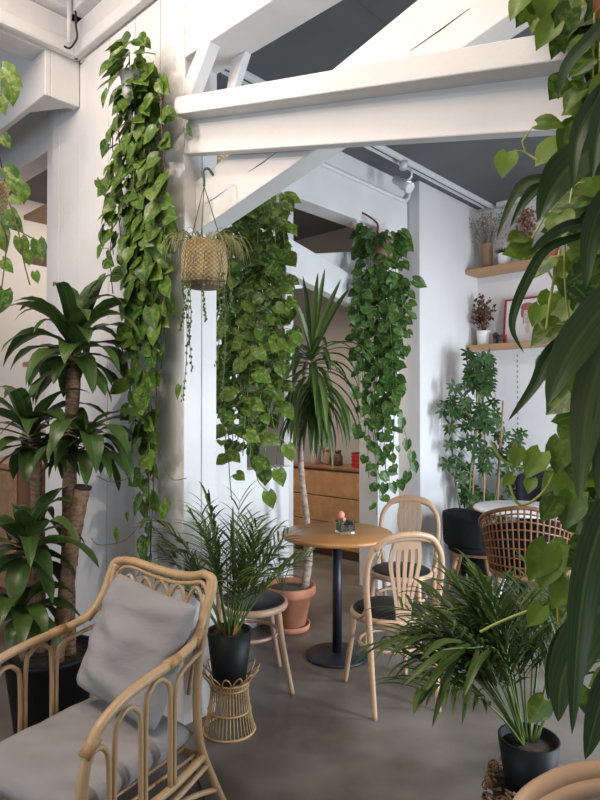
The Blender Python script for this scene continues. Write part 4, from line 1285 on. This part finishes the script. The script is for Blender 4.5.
# black upholstered tub chairs with walnut legs
def make_black(label):
    t = thing('tub_chair', label, 'chair', (0, 0, 0), 0, 'black tub chairs')
    b = MB()
    # curved back and arms as one padded shell (outer, rim, inner)
    N = 28
    rows = []
    for i in range(N + 1):
        a = -1 + 2 * i / N
        th = a * 2.0
        top = 0.72 - 0.05 * max(0, (abs(a) - .35) / .65) ** 1.2
        e = V((math.sin(th), -math.cos(th), 0))
        prof = [(0.275, .43), (0.285, .45), (0.295, top - .03), (0.29, top - .008), (0.265, top), (0.24, top - .008), (0.235, top - .03), (0.225, .45), (0.225, .43)]
        rows.append([e * r + V((0, 0, z)) for r, z in prof])
    n = len(rows[0])
    vs = [p for r in rows for p in r]
    fs = [(i * n + k, i * n + (k + 1) % n, (i + 1) * n + (k + 1) % n, (i + 1) * n + k) for i in range(N) for k in range(n)]
    fs += [tuple(range(n - 1, -1, -1)), tuple(N * n + k for k in range(n))]
    b.add(vs, fs); b.build('backrest', BLACKFAB, t, local=True)
    b = MB(); b.lathe((0, .01, 0.36), [(0.20, 0), (0.245, .01), (0.255, .07), (.235, .10), (.1, .112), (.004, .113)], 32); b.build('seat', BLACKFAB, t, local=True)
    b = MB(); b.box((0, 0, .345), (.34, .34, .03)); b.build('seat_frame', LEGWOOD, t, local=True, smooth=False, bevel=.006)
    for sx, sy in ((-1, -1), (1, -1), (1, 1), (-1, 1)):
        b = MB(); b.tube([V((sx * .13, sy * .13, .345)), V((sx * .165, sy * .165, .2)), V((sx * .215, sy * .215, 0))], [.024, .020, .012], 8); b.build('leg', LEGWOOD, t, local=True)
    return t
bc = make_black('black upholstered tub chair on wooden legs, left of the white table')
bc.location = (1.44, 5.08, 0); bc.rotation_euler = (0, 0, yaw_for((1, -.45)))
bc.scale = (0.86, 0.86, 0.90)
b2 = dup(bc, (2.20, 5.36, 0), yaw_for((-.6, -.8)), 'black upholstered tub chair behind the white table, against the back wall')
b2.scale = (1.0, 1.0, 1.32)

# ------------------------------------------------------------------ shelves on the back wall
def shelf(label, zb):
    b = MB(); b.stbox(3.70, 3.954, -0.485, 1.35, zb, zb + .042)
    return tag(b.build('wall_shelf', SHELFWOOD, smooth=False, bevel=.003), label, 'shelf', 'wall shelves')
ZU, ZL = 2.815, 2.075
shelf('upper wooden wall shelf with vases of dried flowers', ZU)
shelf('lower wooden wall shelf with the red-framed picture', ZL)
U, Lo = ZU + .0425, ZL + .0425


def onshelf(px, z, s=3.82):
    best, c = 1e9, None
    for k in range(700):
        p = W(s, -.48 + k * .003, z)
        x = 300 + F * p.x / p.y
        if abs(x - px) < best: best, c = abs(x - px), p
    return c


rg = random.Random(77)
# brown vase of grey dried flowers
c = onshelf(488, U)
t = thing('dried_flower_vase', 'tall brown vase of wispy grey dried flowers at the left of the upper shelf', 'vase', c)
b = MB(); b.lathe(c, [(.045, 0), (.052, .01), (.052, .24), (.056, .25), (.048, .25), (.046, .22)], 24); b.build('vase', BROWNVASE, t)
b, f = MB(), MB()
for i in range(60):
    a = rg.uniform(0, 6.28); sp_ = rg.uniform(.04, .19)
    e = c + B * (math.cos(a) * sp_ + .02) + A * (math.sin(a) * sp_ * .4 - .02) + V((0, 0, rg.uniform(.33, .54)))
    b.tube([c + V((math.cos(a) * .02, math.sin(a) * .02, .2)), c.lerp(e, .6) + V((0, 0, .06)), e], .0022, 4, cap=False)
    for _ in range(4):
        f.ball(e + rv(.025) - V((0, 0, rg.uniform(0, .08))), rg.uniform(.004, .009), 5, 4, rnd=rg.random())
b.add(f.v, f.f); b.build('dried_flowers', DRYGREY, t)  # dried flower stems and heads joined in one mesh
# white pot of dark tuft
c = onshelf(505.5, U, 3.80)
t = thing('potted_tuft', 'small white pot with a dark green tuft on the upper shelf', 'plant', c)
b = MB(); b.lathe(c, [(.055, 0), (.060, .005), (.068, .10), (.072, .102), (.072, .115), (.064, .115), (.062, .10)], 28); b.build('pot', WHITEPOT, t)
f = MB()
for i in range(170):
    a = rg.uniform(0, 6.28)
    f.ribbon(strap_pts(c + V((math.cos(a) * rg.uniform(0, .05), math.sin(a) * rg.uniform(0, .05), .10)), V((math.cos(a), math.sin(a), rg.uniform(.5, 2))), rg.uniform(.05, .10), 1.2, 3), .005, V((0, 0, 1)), .1, rg.random(), cols=3)
f.build('tuft', GRASSY, t)
# dried hydrangea bunch in a vase
c = onshelf(527, U, 3.82)
t = thing('dried_flower_vase', 'slim vase of rust-brown dried blooms in the middle of the upper shelf', 'vase', c)
b = MB(); b.lathe(c, [(.035, 0), (.042, .01), (.036, .12), (.028, .16), (.036, .18), (.03, .18)], 20); b.build('vase', glass, t)
f = MB()
for i in range(300):
    k = rg.random(); a = rg.uniform(0, 6.28); rr = rg.uniform(0, .10) * (0.6 + .6 * k)
    f.ball(c + B * (math.cos(a) * rr) + A * (math.sin(a) * rr * .6) + V((0, 0, .14 + .36 * k)), rg.uniform(.008, .016), 5, 4, rnd=rg.random())
f.build('dried_flowers', DRIED, t)  # dried flower heads only, no leaves
# terracotta pot further right
c = onshelf(551, U, 3.80)
t = thing('terracotta_pot', 'dark-rimmed terracotta pot behind the pothos leaves on the upper shelf', 'pot', c)
b = MB(); b.lathe(c, [(.05, 0), (.06, .01), (.075, .13), (.085, .14), (.085, .19), (.072, .19)], 24); b.build('pot_body', TERRA, t)
b = MB(); b.lathe(c + V((0, 0, .142)), [(.087, 0), (.087, .046)], 24); b.build('rim', mat('dark_rim', (.10, .03, .025), .6), t)
# lower shelf: white pot with brown dried plant
c = onshelf(484, Lo, 3.80)
t = thing('dried_plant_pot', 'white pot with a brown dried-up plant at the left of the lower shelf', 'plant', c)
b = MB(); b.lathe(c, [(.055, 0), (.060, .005), (.068, .125), (.070, .14), (.062, .14), (.06, .12)], 28); b.build('pot', WHITEPOT, t)
f = MB()
for i in range(26):
    a = rg.uniform(0, 6.28); e = c + V((math.cos(a) * rg.uniform(.02, .12), math.sin(a) * .06, rg.uniform(.22, .44)))
    f.tube([c + V((0, 0, .12)), c.lerp(e, .5) + V((0, 0, .06)), e], .0025, 4, cap=False)
    for _ in range(9):
        q = c.lerp(e, rg.uniform(.55, 1.0)) + V((0, 0, .05)) + rv(.03)
        f.heart(q, rv(1), rv(1) + V((0, -.5, 0)), rg.uniform(.025, .045), .8, rg.random())
f.build('dried_leaves', mat('dried_brown_leaf', (.085, .04, .022), .9, col2=(.15, .08, .045), scale=30), t)
# two little dark round cacti
c1 = onshelf(496, Lo, 3.76); c2 = onshelf(500.5, Lo, 3.73)
for c, lab, z in ((c1, 'tiny pot with a dark ball cactus beside the white dried-plant pot', .06), (c2, 'tiny pot with a green ball cactus at the foot of the red frame', .025)):
    t = thing('ball_cactus', lab, 'plant', c)
    b = MB(); b.lathe(c, [(.018, 0), (.022, .004), (.026, z), (.022, z)], 16); b.build('pot', GRAVEL, t)
    b = MB(); b.ball(c + V((0, 0, z + .025)), .030, 12, 8); b.build('cactus', mat('dark_cactus', (.02, .022, .02), .7, col2=(.06, .07, .05), scale=80), t)
c = onshelf(503, Lo, 3.80)
b = MB(); b.box(c + V((0, 0, .045)), (.07, .03, .09), YAW); tag(b.build('red_card', RED, smooth=False, bevel=.003), 'small red card box behind the ball cactus', 'box')
# framed print
pl, pr = onshelf(503.5, Lo, 3.86), onshelf(549.5, Lo, 3.86)
wid = (pr - pl).length; hgt = .44
cen = (pl + pr) * .5
t = thing('framed_print', 'red-framed portrait sketch leaning on the lower shelf', 'picture', cen)
lean = (V((0, 0, 1)) + A * .14).normalized()
nrm = B.cross(lean).normalized()
if nrm.dot(-A) < 0: nrm = -nrm
def pp(x, z, d=0.0):   # x along the frame 0..1, z 0..1
    return pl + B * (wid * x) + lean * (hgt * z) + nrm * d
def quadbox(mb, x0, x1, z0, z1, d0, d1):
    vs = [pp(x, z, d) for d in (d0, d1) for z in (z0, z1) for x in (x0, x1)]
    mb.add(vs, [(0, 2, 3, 1), (4, 5, 7, 6), (0, 1, 5, 4), (2, 6, 7, 3), (0, 4, 6, 2), (1, 3, 7, 5)])
b = MB(); e = .035
quadbox(b, 0, 1, 0, e, -.006, .014); quadbox(b, 0, 1, 1 - e, 1, -.006, .014); quadbox(b, 0, e, e, 1 - e, -.006, .014); quadbox(b, 1 - e, 1, e, 1 - e, -.006, .014)
b.build('frame', REDFRAME, t, smooth=False)
b = MB(); quadbox(b, e, 1 - e, e, 1 - e, -.006, .002); b.build('sheet', PAPER, t, smooth=False)
def blob(mb, cx, cz, rx, rz, d, n=20, wob=0.0):
    vs = [pp(cx + rx * math.cos(k * 2 * PI / n) * (1 + wob * math.sin(k * 1.9)), cz + rz * math.sin(k * 2 * PI / n), d) for k in range(n)]
    mb.add(vs, [tuple(range(n))])
b = MB(); blob(b, .52, .60, .115, .20, .003); blob(b, .53, .33, .05, .12, .0028); b.build('sketched_face', INKPINK, t, smooth=False)
b = MB(); blob(b, .50, .80, .14, .085, .0042, wob=.06); blob(b, .40, .68, .03, .12, .0042); b.build('sketched_hair', INKRED, t, smooth=False)
b = MB()
blob(b, .47, .62, .028, .013, .0044); blob(b, .58, .62, .028, .013, .0044); blob(b, .53, .455, .036, .012, .0044); blob(b, .525, .54, .010, .05, .0044); blob(b, .635, .58, .012, .14, .0044); blob(b, .43, .50, .012, .10, .0044)
b.build('sketched_lines', INKGREY, t, smooth=False)
# teal pot
c = onshelf(546, Lo, 3.72)
t = thing('teal_pot', 'tiny teal glazed pot with a dry sprig in front of the red frame', 'plant', c)
b = MB(); b.box(c + V((0, 0, .033)), (.062, .062, .066), YAW); b.build('pot', TEAL, t, smooth=False, bevel=.006)
f = MB()
for k in range(16):
    a = k * 2.4
    f.ribbon(strap_pts(c + V((0, 0, .064)), V((math.cos(a), math.sin(a), 1)), .05, .6, 3), .006, V((0, 0, 1)), .2, rg.random(), cols=3)
f.build('sprig', mat('dry_sprig', (.30, .20, .11), .8), t)

# ------------------------------------------------------------------ things in the left opening
t = thing('shelf_unit', 'open shelf unit with wooden boards seen through the left opening', 'shelf', W(.4, -1.95, 0))
b = MB(); b.stbox(.55, .58, -2.17, -1.62, 0, 3.3); b.build('back_panel', GREYWALL, t, smooth=False, bevel=.002)
for z in (2.98, 2.64, 1.83, 1.3, .6):
    b = MB(); b.stbox(.25, .549, -2.43, -1.62, z, z + .035); b.build('board', SHELFWOOD, t, smooth=False, bevel=.002)
t = thing('wooden_sideboard', 'brown wooden sideboard inside the left opening behind the corn plant', 'cabinet', W(.45, -2.95, 0))
b = MB(); b.stbox(.25, .65, -3.4, -2.48, 0.0, 1.02); b.build('carcass', CABDARK, t, smooth=False, bevel=.004)
b = MB(); b.stbox(.22, .67, -3.42, -2.45, 1.02, 1.06); b.build('top', CABWOOD, t, smooth=False, bevel=.004)
for k in range(2):
    b = MB(); b.stbox(.232, .249, -3.38 + k * .45, -2.96 + k * .45, .06, 1.0); b.build('door', CABWOOD, t, smooth=False, bevel=.004)

# ------------------------------------------------------------------ rattan armchair
AC = V((-0.714, 2.175, 0)); AF = V((-0.5, -0.866, 0))
t = thing('rattan_armchair', 'cane rattan armchair with looped arms and grey cushions at lower left', 'armchair', AC, yaw_for(AF))
t.scale = (1.05, 1.0, 1.0)
def ac(name, pts, r, n=10, m_=RATTAN, sub=6):
    b = MB(); q = cr(pts, sub); b.tube(q, r, n); return b.build(name, m_, t, local=True)
# local: +x = the arm nearer the far wall is x>0 ? (sitter's right), +y = front
for s, nm in ((1, 'a'), (-1, 'b')):
    ar_ = ac('arm_rail', [(s * .285, .34, 0.0), (s * .285, .335, .25), (s * .287, .325, .44), (s * .289, .285, .555), (s * .287, .19, .61), (s * .282, .06, .632), (s * .275, -.08, .642), (s * .262, -.19, .665), (s * .252, -.255, .73), (s * .255, -.30, .81), (s * .245, -.318, .855), (s * .20, -.325, .868)], 0.0165)
    ac('rear_leg', [(s * .265, -.36, 0.0), (s * .262, -.30, .12), (s * .258, -.235, .27), (s * .256, -.215, .42), (s * .25, -.235, .58), (s * .245, -.285, .74), (s * .24, -.318, .85)], 0.0155)
    b = MB()
    xs = s * .285
    for (y0, y1, zt) in ((.325, .215, .50), (.215, .085, .565), (.085, -.05, .60)):
        b.tube(cr([(xs, y0 - .01, .22), (xs, y0 - .012, zt - .06), (xs, (y0 * .75 + y1 * .25), zt - .005), (xs, (y0 + y1) / 2, zt + .012), (xs, (y0 * .25 + y1 * .75), zt - .005), (xs, y1 + .012, zt - .06), (xs, y1 + .01, .22)], 5), 0.0085, 8)
    b.tube(cr([(xs, -.06, .22), (xs, -.062, .52), (xs * .99, -.09, .585), (xs * .95, -.16, .605), (xs * .91, -.23, .615)], 5), 0.0085, 8)
    b.build('arm_loops', RATTAN, t, local=True)
    ac('side_rail', [(xs, .335, .245), (xs, .0, .225), (s * .262, -.24, .23)], 0.014)
    ac('lower_rail', [(xs, .335, .20), (xs, .0, .175), (s * .262, -.265, .19)], 0.011)
    ac('side_brace', [(xs, .33, .05), (xs, .25, .14), (xs, .05, .165), (s * .27, -.15, .13), (s * .264, -.31, .075)], 0.010)
    for (y, z, rr) in ((.30, .53, .0195), (-.06, .641, .0195), (-.21, .675, .019)):
        b = MB(); q = V((s * (.288 if y > .2 else .276 if y > -.1 else .260), y, z)); d_ = V((0, -.6, .5)) if y > .2 else V((0, -1, .06)) if y > -.1 else V((-.1 * s, -.7, .6))
        d_.normalize(); b.tube([q - d_ * .03, q + d_ * .03], rr, 10); b.build('binding', RATTANDARK, ar_, local=True)
ac('top_rail', [(.20, -.325, .868), (.14, -.327, .868), (.05, -.33, .855), (-.06, -.33, .846), (-.14, -.33, .85), (-.20, -.325, .868)], 0.0165)
ac('inner_top_rail', [(.235, -.30, .70), (.232, -.308, .79), (.20, -.318, .838), (.14, -.322, .845), (.05, -.324, .825), (-.06, -.324, .815), (-.14, -.322, .825), (-.20, -.318, .835), (-.232, -.308, .79), (-.235, -.30, .70)], 0.0085)
b = MB()
for k in range(5):
    x0, x1 = -.21 + k * .084, -.21 + (k + 1) * .084
    b.tube(cr([(x0, -.225, .45), (x0, -.29, .70), (x0 + .012, -.315, .77), ((x0 + x1) / 2, -.322, .812), (x1 - .012, -.315, .77), (x1, -.29, .70), (x1, -.225, .45)], 5), .0075, 8)
b.build('back_loops', RATTAN, t, local=True)
ac('seat_front_rail', [(-.285, .335, .245), (-.15, .36, .235), (.15, .36, .235), (.285, .335, .245)], .016)
ac('front_arch', [(-.285, .335, .10), (-.2, .345, .19), (0, .35, .215), (.2, .345, .19), (.285, .335, .10)], .011)
ac('seat_rear_rail', [(-.262, -.24, .23), (.262, -.24, .23)], .014)
b = MB()
for k in range(9):
    x = -.24 + k * .06
    b.tube([(x, -.24, .238), (x, .355, .248)], .006, 6)
b.build('seat_slats', RATTAN, t, local=True)


def cushion(name, label, L, Wd, H, place, wr=0.0, seed=1, puff=0.35, edge=.25):
    """Soft pad: rounded pillow form with gentle creases, placed by a function of its own coordinates."""
    rr = random.Random(seed)
    N = 26
    ph = [rr.uniform(0, 6.28) for _ in range(6)]
    vs, fs = [], []
    for sgn in (1, -1):
        for i in range(N + 1):
            for j in range(N + 1):
                u, v = -1 + 2 * i / N, -1 + 2 * j / N
                e = (max(0, 1 - abs(u) ** 6) * max(0, 1 - abs(v) ** 6)) ** .45
                pinch = 1 - 0.05 * puff * (1 - abs(u * v))
                x = u * L / 2 * (1 - .06 * puff * (1 - u * u) * 0 - .05 * puff * v * v * 0) * pinch
                y = v * Wd / 2 * pinch
                z = sgn * H / 2 * e * (1 - puff * (u * u + v * v) * .45)
                z += sgn * wr * e * (math.sin(5 * u + 3 * v + ph[0]) * .5 + math.sin(9 * v - 4 * u + ph[1] + 1.5 * math.sin(3 * u + ph[2])) * .5 + math.sin(14 * v + 5 * u * v + ph[3]) * .35)
                vs.append(place(V((x, y, z))))
    n1 = (N + 1) ** 2
    for i in range(N):
        for j in range(N):
            a = i * (N + 1) + j
            fs.append((a, a + N + 1, a + N + 2, a + 1))
            fs.append((n1 + a, n1 + a + 1, n1 + a + N + 2, n1 + a + N + 1))
    b = MB(); b.add(vs, fs)
    # weld the border
    o = b.build(name, FABRIC)
    wd = o.modifiers.new('weld', 'WELD'); wd.merge_threshold = .0008
    sb_ = o.modifiers.new('sub', 'SUBSURF'); sb_.levels = 1; sb_.render_levels = 1
    return tag(o, label, 'cushion')


AX, AY = V((-AF.y, AF.x, 0)) * -1, AF     # local x, y of the armchair in the room
AX = V((math.cos(yaw_for(AF)), math.sin(yaw_for(AF)), 0))
def acw(p):
    return AC + AX * p.x + AY * p.y + V((0, 0, p.z))
cushion('seat_cushion', 'thick grey seat pad of the rattan armchair', .515, .575, .125, lambda p: acw(V((p.x, p.y + .06, p.z + .322))), .004, 3, .12)
ca, sa_ = math.cos(math.radians(20)), math.sin(math.radians(20))
tw = math.radians(9)
def backplace(p):
    x = p.x * math.cos(tw) - p.y * math.sin(tw); y = p.x * math.sin(tw) + p.y * math.cos(tw)
    # y -> up the backrest, z -> towards the sitter
    return acw(V((x - .045, -.132 - y * sa_ + p.z * ca, .622 + y * ca + p.z * sa_)))
cushion('back_cushion', 'creased grey pillow leaning on the back of the rattan armchair', .43, .44, .18, backplace, .013, 8, .62)

# cable on the floor behind the armchair
pts = [at(176, 722, 2.9), at(184, 738, 2.72), at(192, 757, 2.58), at(200, 778, 2.45), at(206, 798, 2.33)]
for p_ in pts: p_.z = .006
conduit(cr(pts, 6), .0045, 'black cable lying on the floor behind the rattan armchair leg', BLACKCABLE, 'floor_cable', 'cable', 6)

# ================================================================== LIGHT
def area(name, loc, target, size, power, col, sy=None, spread=180):
    l = bpy.data.lights.new(name, 'AREA')
    l.energy = power; l.color = col; l.size = size; l.spread = math.radians(spread)
    if sy: l.shape = 'RECTANGLE'; l.size_y = sy
    o = bpy.data.objects.new(name, l); C.objects.link(o)
    o.location = V(loc)
    o.rotation_euler = (V(target) - V(loc)).to_track_quat('-Z', 'Y').to_euler()
    return o
def spot(name, loc, target, power, col, ang=60, blend=.6, r=.04):
    l = bpy.data.lights.new(name, 'SPOT')
    l.energy = power; l.color = col; l.spot_size = math.radians(ang); l.spot_blend = blend; l.shadow_soft_size = r
    o = bpy.data.objects.new(name, l); C.objects.link(o)
    o.location = V(loc)
    o.rotation_euler = (V(target) - V(loc)).to_track_quat('-Z', 'Y').to_euler()
    return o
COOL = (0.66, 0.82, 1.0)
WARM = (1.0, 0.80, 0.62)
COOL = (0.80, 0.90, 1.0)
SOFT = (1.0, 0.86, 0.76)
area('window_daylight', W(1.3, 3.16, 1.2), W(1.5, 0, 0.4), 0.45, 62, COOL, 1.9, 150)
area('window_daylight', W(2.8, 3.16, 1.2), W(2.5, 0, 0.4), 0.45, 70, COOL, 1.9, 150)
area('front_daylight_fill', W(-4.4, 0.6, 1.7), W(0, 0.0, 1.7), 3.0, 45, (0.80, 0.90, 1.0), 2.2)  # added cool fill behind the camera, where bluish shadows suggest windows
spot('track_spot_left', W(-2.3, -0.42, 3.5), W(0, -.25, 1.9), 92, SOFT, 95, .9, .04)
spot('track_spot_front', W(-2.0, 0.2, 3.6), W(0, 0.4, 1.9), 42, SOFT, 95, .9, .08)
area('track_strip', W(-0.80, 0.6, 3.75), W(0.0, 0.6, 2.6), 3.0, 22, SOFT, .03)
area('front_room_fill', W(-2.2, 0.9, 3.88), W(-2.0, 0.9, 0), 1.6, 46, (1.0, .80, .62))  # added warm fill over the whole front room, no known lamp there
area('side_room_fill', W(1.9, -2.0, 3.0), W(2.5, -1.8, 0), 0.7, 30, (1.0, .86, .74), .7, 120)  # added fill that lifts the dark far room around the cabinet
area('opening_fill', W(0.9, -2.6, 3.3), W(0.7, -3.2, 1.5), 0.8, 13, (1.0, .86, .74))  # added fill to brighten the space seen through the left opening
spot('track_spot_rear', W(2.36, -0.25, 3.3), W(2.6, 1.2, 0.6), 30, (1, .88, .76), 110, .9, .06)
spot('shelf_spot', W(1.4, 1.4, 3.4), W(3.6, 0.3, 2.2), 50, (1, .86, .75), 80, .9, .05)
w = bpy.data.worlds.new('World'); bpy.context.scene.world = w; w.use_nodes = True
w.node_tree.nodes['Background'].inputs[0].default_value = (0.86, 0.92, 1.0, 1)
w.node_tree.nodes['Background'].inputs[1].default_value = 0.24

# ================================================================== CAMERA
cd = bpy.data.cameras.new('Camera')
cd.sensor_fit = 'VERTICAL'; cd.sensor_height = 36.0; cd.sensor_width = 27.0
cd.lens = F / 800 * 36.0
cd.clip_start = 0.05
co = bpy.data.objects.new('Camera', cd); C.objects.link(co)
co.location = CAM
co.rotation_euler = (PI / 2 + PITCH, 0, 0)
S = bpy.context.scene
S.camera = co
S.view_settings.view_transform = 'Standard'
S.view_settings.look = 'None'
S.view_settings.exposure = 0.1
S.view_settings.gamma = 1.0
S.cycles.use_denoising = True
S.cycles.max_bounces = 8
